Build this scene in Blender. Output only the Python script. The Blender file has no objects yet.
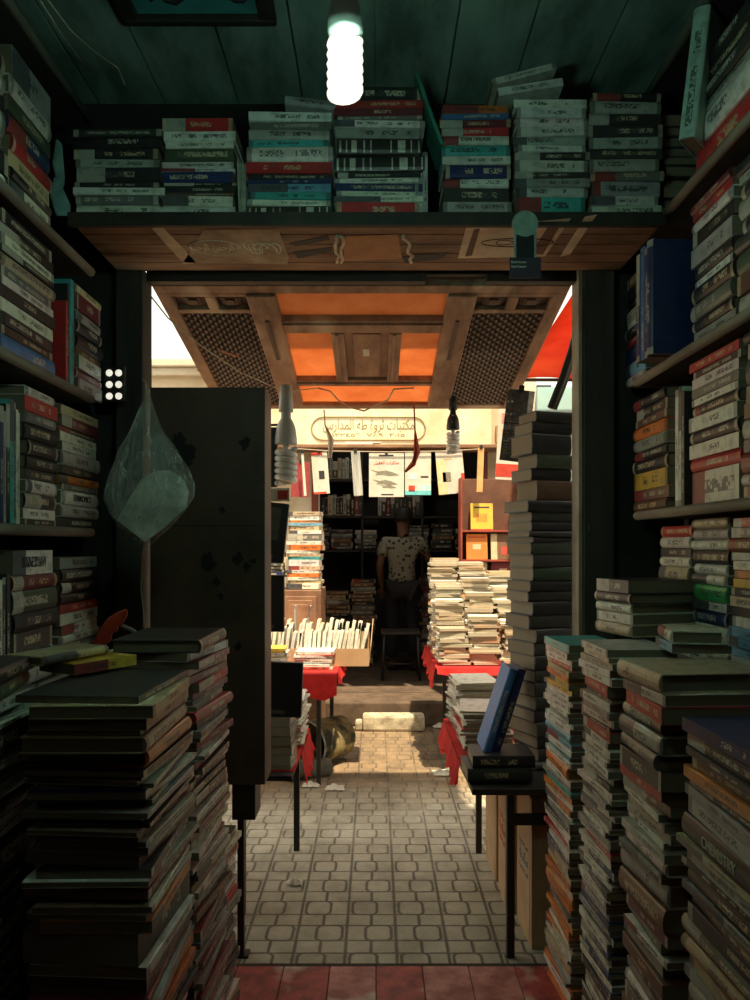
import bpy, math, random, unicodedata
from mathutils import Vector, Matrix, noise
from mathutils.bvhtree import BVHTree
R = math.radians
rnd = random.Random(7)
col = bpy.context.scene.collection
sc = bpy.context.scene
F = 750.0
CX, CY, EYE = 375.0, 545.0, 1.5

# ------------------------------------------------------------------ camera, sky, sun, exposure
cd = bpy.data.cameras.new('camera'); cam = bpy.data.objects.new('camera', cd); col.objects.link(cam)
cam.location = (0, 0, EYE); cam.rotation_euler = (R(90), 0, 0)
cd.sensor_fit = 'VERTICAL'; cd.sensor_height = 36; cd.lens = 36*F/1000; cd.shift_y = (CY-500)/1000.0
cd.clip_start = 0.02; cd.clip_end = 200
sc.camera = cam
sc.view_settings.view_transform = 'Standard'; sc.view_settings.look = 'None'
sc.view_settings.gamma = 1; sc.view_settings.use_curve_mapping = False
sc.view_settings.exposure = 0.46

W = bpy.data.worlds.new('sky'); sc.world = W; W.use_nodes = True
bg = W.node_tree.nodes['Background']; bg.inputs[0].default_value = (0.80, 0.77, 0.64, 1); bg.inputs[1].default_value = 1.55

sd = bpy.data.lights.new('sun', 'SUN'); sd.energy = 7.0; sd.angle = R(1.2); sd.color = (1.0, 0.82, 0.55)
sun = bpy.data.objects.new('sun', sd); col.objects.link(sun)
sun_dir = Vector((-0.10, 0.36, -1.0)).normalized()          # from above the shop's own roof, down onto the lane
sun.rotation_euler = sun_dir.to_track_quat('-Z', 'Y').to_euler()

BULB = Vector(((345-CX)*1.3/F, 1.3, EYE+(CY-54)*1.3/F))
pl = bpy.data.lights.new('bulb_light', 'POINT'); pl.energy = 19.0; pl.color = (0.50, 1.0, 0.80); pl.shadow_soft_size = 0.045
bl = bpy.data.objects.new('bulb_light', pl); col.objects.link(bl); bl.location = BULB + Vector((0, 0, 0.0))
# unseen weak fill light, added behind the viewer to lift the shelf spines
p2 = bpy.data.lights.new('back_fill_light', 'POINT'); p2.energy = 0.9; p2.color = (1.0, 0.93, 0.70); p2.shadow_soft_size = 0.10
b2 = bpy.data.objects.new('back_fill_light', p2); col.objects.link(b2); b2.location = (0.0, 0.35, 2.45)

def P(px, py, Y):
    return Vector(((px-CX)*Y/F, Y, EYE+(CY-py)*Y/F))

# ------------------------------------------------------------------ materials
def new_mat(name):
    m = bpy.data.materials.new(name); m.use_nodes = True
    return m, m.node_tree, m.node_tree.nodes['Principled BSDF']
def N(nt, t, **k):
    n = nt.nodes.new(t)
    for a, b in k.items(): setattr(n, a, b)
    return n
def M_(nt, op, a, b=None, c=None, clamp=False):
    n = N(nt, 'ShaderNodeMath', operation=op); n.use_clamp = clamp
    for i, v in enumerate((a, b, c)):
        if v is None: continue
        if isinstance(v, (int, float)): n.inputs[i].default_value = v
        else: nt.links.new(v, n.inputs[i])
    return n.outputs[0]
def MIX(nt, f, a, b, mode='MIX'):
    n = N(nt, 'ShaderNodeMix', data_type='RGBA', blend_type=mode)
    for i, v in ((0, f), (6, a), (7, b)):
        if isinstance(v, (int, float)): n.inputs[i].default_value = v
        elif isinstance(v, tuple): n.inputs[i].default_value = (*v, 1) if len(v) == 3 else v
        else: nt.links.new(v, n.inputs[i])
    return n.outputs[2]
MATS = {}
def mat(name, c1, c2=None, scale=8, rough=0.8, bump=0.15, stretch=(1, 1, 1), contrast=0.5, metal=0, spots=None, trans=0):
    if name in MATS: return MATS[name]
    m, nt, b = new_mat(name)
    c2 = c2 or tuple(x*0.6 for x in c1)
    tc = N(nt, 'ShaderNodeTexCoord'); mp = N(nt, 'ShaderNodeMapping'); mp.inputs['Scale'].default_value = stretch
    nt.links.new(tc.outputs['Object'], mp.inputs[0])
    n1 = N(nt, 'ShaderNodeTexNoise'); n1.inputs['Scale'].default_value = scale; n1.inputs['Detail'].default_value = 6; n1.inputs['Roughness'].default_value = 0.65
    nt.links.new(mp.outputs[0], n1.inputs[0])
    f = M_(nt, 'MULTIPLY_ADD', n1.outputs[0], 1+contrast*4, 0.5-(1+contrast*4)*0.5, True)
    colr = MIX(nt, f, c1, c2)
    if spots:
        n2 = N(nt, 'ShaderNodeTexNoise'); n2.inputs['Scale'].default_value = scale*0.35; n2.inputs['Detail'].default_value = 8
        nt.links.new(mp.outputs[0], n2.inputs[0])
        g = M_(nt, 'MULTIPLY_ADD', n2.outputs[0], 9, -5.0, True)
        colr = MIX(nt, g, colr, spots)
    nt.links.new(colr, b.inputs['Base Color'])
    b.inputs['Roughness'].default_value = rough; b.inputs['Metallic'].default_value = metal
    if bump:
        bp = N(nt, 'ShaderNodeBump'); bp.inputs['Strength'].default_value = bump; bp.inputs['Distance'].default_value = 0.01
        nt.links.new(n1.outputs[0], bp.inputs['Height']); nt.links.new(bp.outputs[0], b.inputs['Normal'])
    if trans:
        tr = N(nt, 'ShaderNodeBsdfTranslucent'); nt.links.new(colr, tr.inputs[0])
        mx = N(nt, 'ShaderNodeMixShader'); mx.inputs[0].default_value = trans
        nt.links.new(b.outputs[0], mx.inputs[1]); nt.links.new(tr.outputs[0], mx.inputs[2])
        nt.links.new(mx.outputs[0], nt.nodes['Material Output'].inputs[0])
    MATS[name] = m
    return m
def emis(name, c, s):
    m, nt, b = new_mat(name); b.inputs['Base Color'].default_value = (*c, 1)
    b.inputs['Emission Color'].default_value = (*c, 1); b.inputs['Emission Strength'].default_value = s
    return m

wood_dark = mat('dark_stained_wood', (.050, .038, .028), (.018, .013, .010), 6, .65, .3, (1, 1, .15))
wood_post = mat('weathered_post_wood', (.085, .075, .060), (.030, .026, .022), 7, .75, .35, (1, 1, .12))
wood_worn = mat('worn_brown_wood', (.36, .19, .10), (.11, .055, .03), 9, .7, .35, (.35, 1, 1), .6, spots=(.48, .36, .25))
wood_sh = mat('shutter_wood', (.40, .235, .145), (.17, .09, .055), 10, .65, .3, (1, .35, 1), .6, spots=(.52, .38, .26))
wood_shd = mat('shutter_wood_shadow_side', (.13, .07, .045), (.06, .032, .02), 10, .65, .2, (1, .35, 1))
wood_shelf = mat('pale_shelf_edge', (.30, .28, .22), (.15, .14, .11), 12, .75, .2, (1, .2, 1))
plank = mat('bulb_tinted_grimy_planks', (.36, .52, .45), (.13, .20, .17), 5, .85, .4, (1, .35, 1), .7, spots=(.05, .055, .05))  # bulb's teal light is mixed into the plank colour; dark spots are grime
dark_wall = mat('sooty_wall', (.045, .04, .035), (.02, .018, .016), 4, .9, .2)
redfloor = mat('worn_red_tile', (.50, .085, .07), (.22, .04, .04), 13, .6, .35, (1, 1, 1), .8, spots=(.62, .50, .42))
plaster = mat('sunlit_cream_plaster', (.62, .52, .36), (.44, .34, .20), 3, .85, .2, contrast=.5, spots=(.72, .66, .52))
tealwall = mat('pale_turquoise_wall', (.42, .68, .68), (.34, .58, .60), 3, .8, .1)
stone = mat('worn_white_kerb', (.62, .55, .40), (.30, .25, .17), 14, .85, .4, contrast=.8)
step_m = mat('brown_step_concrete', (.13, .085, .055), (.06, .04, .027), 8, .85, .4, contrast=.7)
metal_d = mat('dark_painted_metal', (.030, .025, .020), (.015, .012, .010), 12, .5, .1)
leaf_m = mat('rusty_brown_metal', (.12, .068, .042), (.055, .032, .02), 3, .55, .12, contrast=.6, spots=(.020, .016, .012))
redcloth = mat('red_cloth', (.72, .025, .02), (.48, .012, .012), 10, .85, .1, trans=.25)
orange_sheet = mat('orange_sheet', (.82, .44, .22), (.66, .28, .12), 6, .7, .05, contrast=.3, trans=.55)
red_awn = mat('red_awning_canvas', (.72, .17, .06), (.58, .06, .025), 1.5, .8, .05, trans=.6)
card = mat('cardboard', (.52, .34, .19), (.40, .25, .13), 6, .85, .1)
paper = mat('white_paper', (.78, .75, .66), (.62, .58, .47), 7, .8, .1, trans=.12)
papertan = mat('stained_brown_paper', (.50, .38, .26), (.26, .18, .12), 9, .8, .2, contrast=.6)
paperpale = mat('torn_pale_paper', (.78, .64, .46), (.52, .40, .27), 9, .8, .2, contrast=.6)
ink_pale = mat('pale_ink', (.75, .70, .55), (.6, .55, .42), 20, .7, 0)
ink_dark = mat('dark_ink', (.03, .028, .025), (.02, .02, .02), 20, .7, 0)
ink_red = mat('red_ink', (.6, .06, .03), (.5, .04, .02), 20, .7, 0)
ink_teal = mat('teal_ink', (.12, .5, .55), (.2, .6, .62), 20, .7, 0)
ink_tan = mat('tan_ink', (.6, .5, .3), (.5, .36, .22), 20, .7, 0)
ink_blue = mat('blue_ink', (.07, .25, .36), (.07, .25, .36), 20, .7, 0)
white_pl = mat('white_plastic', (.55, .56, .52), (.42, .43, .40), 10, .35, 0)
ceramic = mat('lamp_ceramic', (.30, .31, .28), (.18, .19, .17), 10, .35, .05)
glass_off = mat('unlit_lamp_tube', (.80, .80, .76), (.7, .7, .66), 10, .15, 0)
lit = emis('lit_lamp_tube', (1.0, .98, .84), 0.9)
hole_glow = emis('sky_hole_glow', (1.0, .95, .80), .6)  # glow standing in for sky behind the plate's holes
string_m = mat('pale_string', (.5, .42, .3), (.4, .33, .23), 30, .9, 0)
black_pl = mat('black_plastic', (.018, .020, .020), (.012, .013, .013), 12, .45, .05)
skin_m = mat('skin', (.20, .11, .07), (.16, .085, .055), 10, .6, 0)
hair_m = mat('black_hair', (.012, .010, .010), (.02, .017, .015), 40, .7, .3)
trouser_m = mat('dark_trousers', (.020, .020, .024), (.012, .012, .014), 20, .9, .1)

def shirt_mat():
    m, nt, b = new_mat('speckled_shirt')
    tc = N(nt, 'ShaderNodeTexCoord'); v = N(nt, 'ShaderNodeTexVoronoi'); v.inputs['Scale'].default_value = 22
    nt.links.new(tc.outputs['Object'], v.inputs[0])
    f = M_(nt, 'GREATER_THAN', v.outputs['Distance'], .36)
    nt.links.new(MIX(nt, f, (.04, .045, .05), (.26, .26, .21)), b.inputs['Base Color']); b.inputs['Roughness'].default_value = .9
    return m
shirt_m = shirt_mat()

def bag_mat():
    m, nt, b = new_mat('clear_crinkled_plastic')
    tc = N(nt, 'ShaderNodeTexCoord'); mp = N(nt, 'ShaderNodeMapping'); mp.inputs['Scale'].default_value = (1, 1, .3)
    nt.links.new(tc.outputs['Object'], mp.inputs[0])
    n = N(nt, 'ShaderNodeTexNoise'); n.inputs['Scale'].default_value = 38; n.inputs['Detail'].default_value = 5; n.inputs['Distortion'].default_value = 1.5
    nt.links.new(mp.outputs[0], n.inputs[0])
    bp = N(nt, 'ShaderNodeBump'); bp.inputs['Strength'].default_value = .9; bp.inputs['Distance'].default_value = .02; nt.links.new(n.outputs[0], bp.inputs['Height'])
    b.inputs['Base Color'].default_value = (.75, .78, .70, 1); b.inputs['Roughness'].default_value = .22
    nt.links.new(bp.outputs[0], b.inputs['Normal'])
    tr = N(nt, 'ShaderNodeBsdfTransparent'); mx = N(nt, 'ShaderNodeMixShader')
    fc = M_(nt, 'MULTIPLY_ADD', n.outputs[0], 3.0, -1.2, True); fc = M_(nt, 'MULTIPLY_ADD', fc, .34, .07)
    nt.links.new(fc, mx.inputs[0]); nt.links.new(tr.outputs[0], mx.inputs[1]); nt.links.new(b.outputs[0], mx.inputs[2])
    nt.links.new(mx.outputs[0], nt.nodes['Material Output'].inputs[0])
    return m
bag_m = bag_mat()

def paver_mat():
    m, nt, b = new_mat('interlocking_pavers')
    tc = N(nt, 'ShaderNodeTexCoord'); s = N(nt, 'ShaderNodeSeparateXYZ'); nt.links.new(tc.outputs['Object'], s.inputs[0])
    px, py = .190, .40
    X = M_(nt, 'ADD', s.outputs[0], .109+20*px); Y = M_(nt, 'ADD', s.outputs[1], .10)
    fx = M_(nt, 'SUBTRACT', M_(nt, 'FRACT', M_(nt, 'DIVIDE', X, px)), .5)          # -0.5..0.5
    dx = M_(nt, 'MULTIPLY', M_(nt, 'SUBTRACT', .5, M_(nt, 'ABSOLUTE', fx)), px)     # distance to straight joint
    fy = M_(nt, 'SUBTRACT', M_(nt, 'FRACT', M_(nt, 'DIVIDE', Y, py)), .5)
    yy = M_(nt, 'MULTIPLY', fy, py)
    ay_ = M_(nt, 'ABSOLUTE', yy)
    d1 = M_(nt, 'MINIMUM', M_(nt, 'ABSOLUTE', M_(nt, 'SUBTRACT', ay_, .056)), M_(nt, 'ABSOLUTE', M_(nt, 'SUBTRACT', ay_, .144)))
    d1 = M_(nt, 'ADD', d1, .0012)
    lk = M_(nt, 'MAXIMUM', M_(nt, 'ABSOLUTE', M_(nt, 'MULTIPLY', fx, px)), M_(nt, 'SUBTRACT', M_(nt, 'ABSOLUTE', M_(nt, 'SUBTRACT', ay_, .100)), .044))
    # rounded loops, swinging to either side
    def ring(cx, cy, hx, hy, r):
        ax = M_(nt, 'SUBTRACT', M_(nt, 'ABSOLUTE', M_(nt, 'SUBTRACT', M_(nt, 'MULTIPLY', fx, px), cx)), hx-r)
        y0 = M_(nt, 'SUBTRACT', yy, cy)
        ay = M_(nt, 'SUBTRACT', M_(nt, 'ABSOLUTE', y0), hy-r)
        mx = M_(nt, 'MAXIMUM', ax, 0); my = M_(nt, 'MAXIMUM', ay, 0)
        l = M_(nt, 'SQRT', M_(nt, 'ADD', M_(nt, 'MULTIPLY', mx, mx), M_(nt, 'MULTIPLY', my, my)))
        ins = M_(nt, 'MINIMUM', M_(nt, 'MAXIMUM', ax, ay), 0)
        return M_(nt, 'ABSOLUTE', M_(nt, 'SUBTRACT', M_(nt, 'ADD', l, ins), r))
    ra = ring(.028, 0, .050, .056, .026); rb = ring(-.028, .20, .050, .056, .026); rc = ring(-.028, -.20, .050, .056, .026)
    d = M_(nt, 'MINIMUM', dx, M_(nt, 'MINIMUM', ra, M_(nt, 'MINIMUM', rb, rc)))
    d = M_(nt, 'MINIMUM', M_(nt, 'MINIMUM', d, lk), d1)
    wob = N(nt, 'ShaderNodeTexNoise'); wob.inputs['Scale'].default_value = 60; nt.links.new(tc.outputs['Object'], wob.inputs[0])
    d = M_(nt, 'ADD', d, M_(nt, 'MULTIPLY', M_(nt, 'SUBTRACT', wob.outputs[0], .5), .004))
    j = M_(nt, 'SUBTRACT', 1, M_(nt, 'DIVIDE', M_(nt, 'SUBTRACT', d, .0036), .0040, None, True), None, True)
    n1 = N(nt, 'ShaderNodeTexNoise'); n1.inputs['Scale'].default_value = 5; n1.inputs['Detail'].default_value = 8; n1.inputs['Roughness'].default_value = .7
    nt.links.new(tc.outputs['Object'], n1.inputs[0])
    f = M_(nt, 'MULTIPLY_ADD', n1.outputs[0], 3.5, -1.25, True)
    wr = N(nt, 'ShaderNodeTexNoise'); wr.inputs['Scale'].default_value = 3.3; wr.inputs['Detail'].default_value = 6; wr.inputs['Roughness'].default_value = .75; nt.links.new(tc.outputs['Object'], wr.inputs[0])
    far = M_(nt, 'MULTIPLY', M_(nt, 'SUBTRACT', s.outputs[1], 3.3), .9, None, True)          # the lane is more worn where people cross it
    wf = M_(nt, 'SUBTRACT', 1.0, M_(nt, 'MULTIPLY', M_(nt, 'ADD', .25, M_(nt, 'MULTIPLY_ADD', wr.outputs[0], 5, -2.2, True)), M_(nt, 'MULTIPLY_ADD', far, .62, .12)), True)
    j = M_(nt, 'MULTIPLY', j, wf)
    base = MIX(nt, f, (.56, .52, .42), (.27, .245, .18))
    n3 = N(nt, 'ShaderNodeTexNoise'); n3.inputs['Scale'].default_value = 120; nt.links.new(tc.outputs['Object'], n3.inputs[0])
    base = MIX(nt, M_(nt, 'MULTIPLY_ADD', n3.outputs[0], 2, -.7, True), base, (.38, .35, .27))
    n4 = N(nt, 'ShaderNodeTexNoise'); n4.inputs['Scale'].default_value = 2.2; n4.inputs['Detail'].default_value = 7; nt.links.new(tc.outputs['Object'], n4.inputs[0])
    dy_ = M_(nt, 'ABSOLUTE', M_(nt, 'SUBTRACT', s.outputs[1], 5.75))
    dirt = M_(nt, 'MULTIPLY', M_(nt, 'SUBTRACT', M_(nt, 'ADD', 1.15, M_(nt, 'MULTIPLY', n4.outputs[0], 1.2)), M_(nt, 'MULTIPLY', dy_, 1.15)), 1.6, None, True)
    base = MIX(nt, M_(nt, 'MULTIPLY', dirt, .9), base, MIX(nt, M_(nt, 'MULTIPLY_ADD', n1.outputs[0], 4, -1.5, True), (.26, .17, .09), (.13, .085, .05)))
    nt.links.new(MIX(nt, M_(nt, 'MULTIPLY', j, .85), base, (.055, .042, .03)), b.inputs['Base Color'])
    b.inputs['Roughness'].default_value = .75
    h = M_(nt, 'ADD', M_(nt, 'SUBTRACT', 1, j), M_(nt, 'MULTIPLY', n3.outputs[0], .15))
    bp = N(nt, 'ShaderNodeBump'); bp.inputs['Strength'].default_value = .6; bp.inputs['Distance'].default_value = .006
    nt.links.new(h, bp.inputs['Height']); nt.links.new(bp.outputs[0], b.inputs['Normal'])
    return m
paver = paver_mat()

def book_mats():
    out = []
    for spine in (0, 1):
        m, nt, b = new_mat('book_spine' if spine else 'book_cover')
        ac = N(nt, 'ShaderNodeAttribute', attribute_name='bc'); ar = N(nt, 'ShaderNodeAttribute', attribute_name='br')
        r = ar.outputs['Fac']; base = ac.outputs['Color']
        tc = N(nt, 'ShaderNodeTexCoord')
        if spine:
            ua = N(nt, 'ShaderNodeUVMap', uv_map='A'); ub = N(nt, 'ShaderNodeUVMap', uv_map='B')
            sa = N(nt, 'ShaderNodeSeparateXYZ'); sb = N(nt, 'ShaderNodeSeparateXYZ')
            nt.links.new(ua.outputs[0], sa.inputs[0]); nt.links.new(ub.outputs[0], sb.inputs[0])
            u, v, n = sa.outputs[0], sb.outputs[1], sb.outputs[0]
            def fr(k): return M_(nt, 'FRACT', M_(nt, 'MULTIPLY', r, k))
            bw = N(nt, 'ShaderNodeRGBToBW'); nt.links.new(base, bw.inputs[0])
            dark = M_(nt, 'LESS_THAN', bw.outputs[0], .22)
            tone = MIX(nt, dark, (.03, .03, .035), MIX(nt, fr(3.1), (.62, .60, .50), (.66, .50, .26)))
            # contrasting block on part of the spine
            blk = M_(nt, 'MULTIPLY', M_(nt, 'GREATER_THAN', n, M_(nt, 'MULTIPLY_ADD', fr(17.3), .45, .45)), M_(nt, 'GREATER_THAN', fr(7.7), .70))
            alt = MIX(nt, M_(nt, 'GREATER_THAN', fr(23.9), .22), (.30, .05, .045), MIX(nt, dark, (.10, .10, .11), (.45, .44, .37)))
            c = MIX(nt, M_(nt, 'MULTIPLY', blk, M_(nt, 'COMPARE', r, .5, .5)), base, alt)
            # end band
            eb = M_(nt, 'MULTIPLY', M_(nt, 'COMPARE', r, .5, .5), M_(nt, 'MULTIPLY', M_(nt, 'GREATER_THAN', M_(nt, 'ABSOLUTE', M_(nt, 'SUBTRACT', n, .5)), .44), M_(nt, 'GREATER_THAN', fr(11.1), .6)))
            c = MIX(nt, M_(nt, 'MULTIPLY', eb, .6), c, tone)
            # lettering: small marks in word groups
            cu = M_(nt, 'FLOOR', M_(nt, 'MULTIPLY', u, 8)); cv = M_(nt, 'FLOOR', M_(nt, 'MULTIPLY', v, 9))
            def wn(a, bb, cc):
                k = N(nt, 'ShaderNodeCombineXYZ'); w = N(nt, 'ShaderNodeTexWhiteNoise', noise_dimensions='3D')
                for i, q in enumerate((a, bb, cc)):
                    if isinstance(q, (int, float)): k.inputs[i].default_value = q
                    else: nt.links.new(q, k.inputs[i])
                nt.links.new(k.outputs[0], w.inputs[0]); return w.outputs[0]
            t = M_(nt, 'GREATER_THAN', wn(cu, cv, r), .36)
            plain = M_(nt, 'GREATER_THAN', r, 0); orn = M_(nt, 'GREATER_THAN', r, 1.5)
            wd = M_(nt, 'GREATER_THAN', wn(M_(nt, 'FLOOR', M_(nt, 'MULTIPLY', u, 1.35)), 3.0, r), .25)
            band = M_(nt, 'LESS_THAN', M_(nt, 'ABSOLUTE', M_(nt, 'SUBTRACT', v, .52)), .20)
            a0 = M_(nt, 'MULTIPLY_ADD', fr(5.3), .3, .08); a1 = M_(nt, 'MULTIPLY_ADD', fr(9.1), .35, .55)
            z = M_(nt, 'MULTIPLY', M_(nt, 'GREATER_THAN', n, a0), M_(nt, 'LESS_THAN', n, a1))
            tm = M_(nt, 'MULTIPLY', M_(nt, 'MULTIPLY', t, wd), M_(nt, 'MULTIPLY', band, z))
            c = MIX(nt, M_(nt, 'MULTIPLY', M_(nt, 'MULTIPLY', tm, .85), M_(nt, 'COMPARE', r, .5, .5)), c, tone)
            g_ = None
            for tt, hw in ((.03, .010), (.12, .008), (.235, .045), (.36, .008), (.60, .008), (.68, .010), (.80, .032), (.89, .008), (.965, .012)):
                q = M_(nt, 'COMPARE', n, tt, hw); g_ = q if g_ is None else M_(nt, 'MAXIMUM', g_, q)
            g_ = M_(nt, 'MULTIPLY', g_, M_(nt, 'MULTIPLY', orn, M_(nt, 'LESS_THAN', M_(nt, 'ABSOLUTE', M_(nt, 'SUBTRACT', v, .5)), .36)))
            c = MIX(nt, g_, c, (.60, .56, .46))
        else:
            c = base
        nz = N(nt, 'ShaderNodeTexNoise'); nz.inputs['Scale'].default_value = 30; nz.inputs['Detail'].default_value = 5
        nt.links.new(tc.outputs['Object'], nz.inputs[0])
        c = MIX(nt, M_(nt, 'MULTIPLY_ADD', nz.outputs[0], 1.6, -.75, True), c, (.07, .06, .045))
        nt.links.new(c, b.inputs['Base Color']); b.inputs['Roughness'].default_value = .45 if not spine else .38
        bp = N(nt, 'ShaderNodeBump'); bp.inputs['Strength'].default_value = .12; bp.inputs['Distance'].default_value = .004
        nt.links.new(nz.outputs[0], bp.inputs['Height']); nt.links.new(bp.outputs[0], b.inputs['Normal'])
        out.append(m)
    m, nt, b = new_mat('book_pages')
    ac = N(nt, 'ShaderNodeAttribute', attribute_name='br'); ua = N(nt, 'ShaderNodeUVMap', uv_map='A'); s = N(nt, 'ShaderNodeSeparateXYZ')
    nt.links.new(ua.outputs[0], s.inputs[0])
    w = N(nt, 'ShaderNodeTexNoise', noise_dimensions='1D'); w.inputs['Scale'].default_value = 1.0; w.inputs['Detail'].default_value = 3
    nt.links.new(M_(nt, 'MULTIPLY', s.outputs[1], 900), w.inputs['W'])
    c = MIX(nt, M_(nt, 'FRACT', M_(nt, 'MULTIPLY', ac.outputs['Fac'], 5.3)), (.66, .60, .47), (.52, .42, .28))
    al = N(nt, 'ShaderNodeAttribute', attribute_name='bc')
    c = MIX(nt, al.outputs['Alpha'], (.15, .115, .075), c)  # low alpha: page edges darkened for indoor shade
    c = MIX(nt, M_(nt, 'MULTIPLY_ADD', w.outputs[0], 2.4, -.8, True), c, (.20, .15, .09))
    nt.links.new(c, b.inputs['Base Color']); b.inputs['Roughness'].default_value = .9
    out.append(m)
    return out
BM = book_mats()          # cover, spine, pages

# ------------------------------------------------------------------ mesh helpers
class MB:
    def __init__(s): s.v = []; s.f = []; s.m = []; s.sm = []
    def add(s, vs, fs, m=0, M=None, smooth=False):
        o = len(s.v)
        s.v += [tuple(M @ Vector(a)) if M else tuple(a) for a in vs]
        s.f += [tuple(o+i for i in f) for f in fs]; s.m += [m]*len(fs); s.sm += [smooth]*len(fs)
        return s
    def box(s, x0, x1, y0, y1, z0, z1, m=0, M=None):
        return s.add([(x0,y0,z0),(x1,y0,z0),(x1,y1,z0),(x0,y1,z0),(x0,y0,z1),(x1,y0,z1),(x1,y1,z1),(x0,y1,z1)],
                     [(0,3,2,1),(4,5,6,7),(0,1,5,4),(1,2,6,5),(2,3,7,6),(3,0,4,7)], m, M)
    def lathe(s, prof, c=(0,0,0), n=20, m=0, M=None):
        vs, fs = [], []
        for r, z in prof:
            for k in range(n):
                a = 2*math.pi*k/n; vs.append((c[0]+r*math.cos(a), c[1]+r*math.sin(a), c[2]+z))
        for i in range(len(prof)-1):
            for k in range(n):
                fs.append((i*n+k, i*n+(k+1)%n, (i+1)*n+(k+1)%n, (i+1)*n+k))
        fs.append(tuple(range(n-1, -1, -1))); fs.append(tuple((len(prof)-1)*n+k for k in range(n)))
        return s.add(vs, fs, m, M, True)
    def tube(s, pts, r, n=8, m=0, M=None):
        pts = [Vector(p) for p in pts]; vs, fs = [], []
        for i, p in enumerate(pts):
            t = (pts[min(i+1, len(pts)-1)]-pts[max(i-1, 0)]).normalized()
            a = t.cross(Vector((0, 0, 1)));  a = t.cross(Vector((0, 1, 0))) if a.length < .15 else a
            a.normalize(); b = t.cross(a).normalized(); rr = r[i] if isinstance(r, (list, tuple)) else r
            for k in range(n):
                g = 2*math.pi*k/n; vs.append(tuple(p+a*rr*math.cos(g)+b*rr*math.sin(g)))
        for i in range(len(pts)-1):
            for k in range(n): fs.append((i*n+k, i*n+(k+1)%n, (i+1)*n+(k+1)%n, (i+1)*n+k))
        fs.append(tuple(range(n-1, -1, -1))); fs.append(tuple((len(pts)-1)*n+k for k in range(n)))
        return s.add(vs, fs, m, M, True)
    def prism(s, poly, z0, z1, m=0, M=None):      # polygon in xy, extruded in z
        n = len(poly)
        return s.add([(x, y, z0) for x, y in poly]+[(x, y, z1) for x, y in poly],
                     [tuple(range(n-1, -1, -1)), tuple(range(n, 2*n))]+[(i, (i+1) % n, n+(i+1) % n, n+i) for i in range(n)], m, M)
    def build(s, name, mats, parent=None, bevel=0):
        me = bpy.data.meshes.new(name); me.from_pydata(s.v, [], s.f)
        for mm in (mats if isinstance(mats, (list, tuple)) else [mats]): me.materials.append(mm)
        me.polygons.foreach_set('material_index', s.m); me.polygons.foreach_set('use_smooth', s.sm); me.update()
        o = bpy.data.objects.new(name, me); col.objects.link(o); o.parent = parent
        if bevel:
            bv = o.modifiers.new('bevel', 'BEVEL'); bv.width = bevel; bv.segments = 2; bv.limit_method = 'ANGLE'
        return o
def tag(o, label=None, cat=None, group=None, kind=None):
    if label: o['label'] = label
    if cat: o['category'] = cat
    if group: o['group'] = group
    if kind: o['kind'] = kind
    return o
def empty(name, loc, label, cat, group=None, rz=0, M=None):
    e = bpy.data.objects.new(name, None); col.objects.link(e); e.empty_display_size = .05
    if M is not None: e.matrix_world = M
    else: e.location = loc; e.rotation_euler = (0, 0, rz)
    return tag(e, label, cat, group)
def struct(name, mb, m, parent=None, bevel=0):
    o = mb.build(name, m, parent, bevel); o['kind'] = 'structure'; return o

# Arabic letters joined by their contextual forms, laid out in visual order
PF = {}
for cp in list(range(0xFE70, 0xFEFD)):
    d = unicodedata.decomposition(chr(cp)).split()
    if len(d) == 2: PF[(d[0], chr(int(d[1], 16)))] = chr(cp)
def arab(s):
    out = []
    for w in s.split(' '):
        g = []
        for i, ch in enumerate(w):
            prev = i > 0 and ('<initial>', w[i-1]) in PF
            nxt = i < len(w)-1 and ('<initial>', ch) in PF and ('<final>', w[i+1]) in PF
            k = '<medial>' if prev and nxt else '<final>' if prev else '<initial>' if nxt else '<isolated>'
            g.append(PF.get((k, ch), ch))
        out.append(''.join(reversed(g)))
    return ' '.join(reversed(out))
def text(body, M, width, m, parent, name='lettering', height=None, depth=.0006, label=None):
    """lettering fitted to WIDTH (and HEIGHT) metres, centred on the matrix M (x along the line, y up)"""
    c = bpy.data.curves.new(name, 'FONT'); c.body = body; c.align_x = 'CENTER'; c.align_y = 'CENTER'; c.extrude = depth; c.resolution_u = 3
    o = bpy.data.objects.new(name, c); col.objects.link(o); c.materials.append(m)
    bpy.context.view_layer.update()
    dx, dy = max(o.dimensions.x, 1e-4), max(o.dimensions.y, 1e-4)
    k = width/dx; ky = k if height is None else height/dy
    me = bpy.data.meshes.new_from_object(o.evaluated_get(bpy.context.evaluated_depsgraph_get())); bpy.data.objects.remove(o)
    o = bpy.data.objects.new(name, me); col.objects.link(o)
    if parent:
        o.parent = parent
    o.matrix_local = M @ Matrix.Diagonal((k, ky, 1, 1))
    if label: o['label'] = label
    return o

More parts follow.
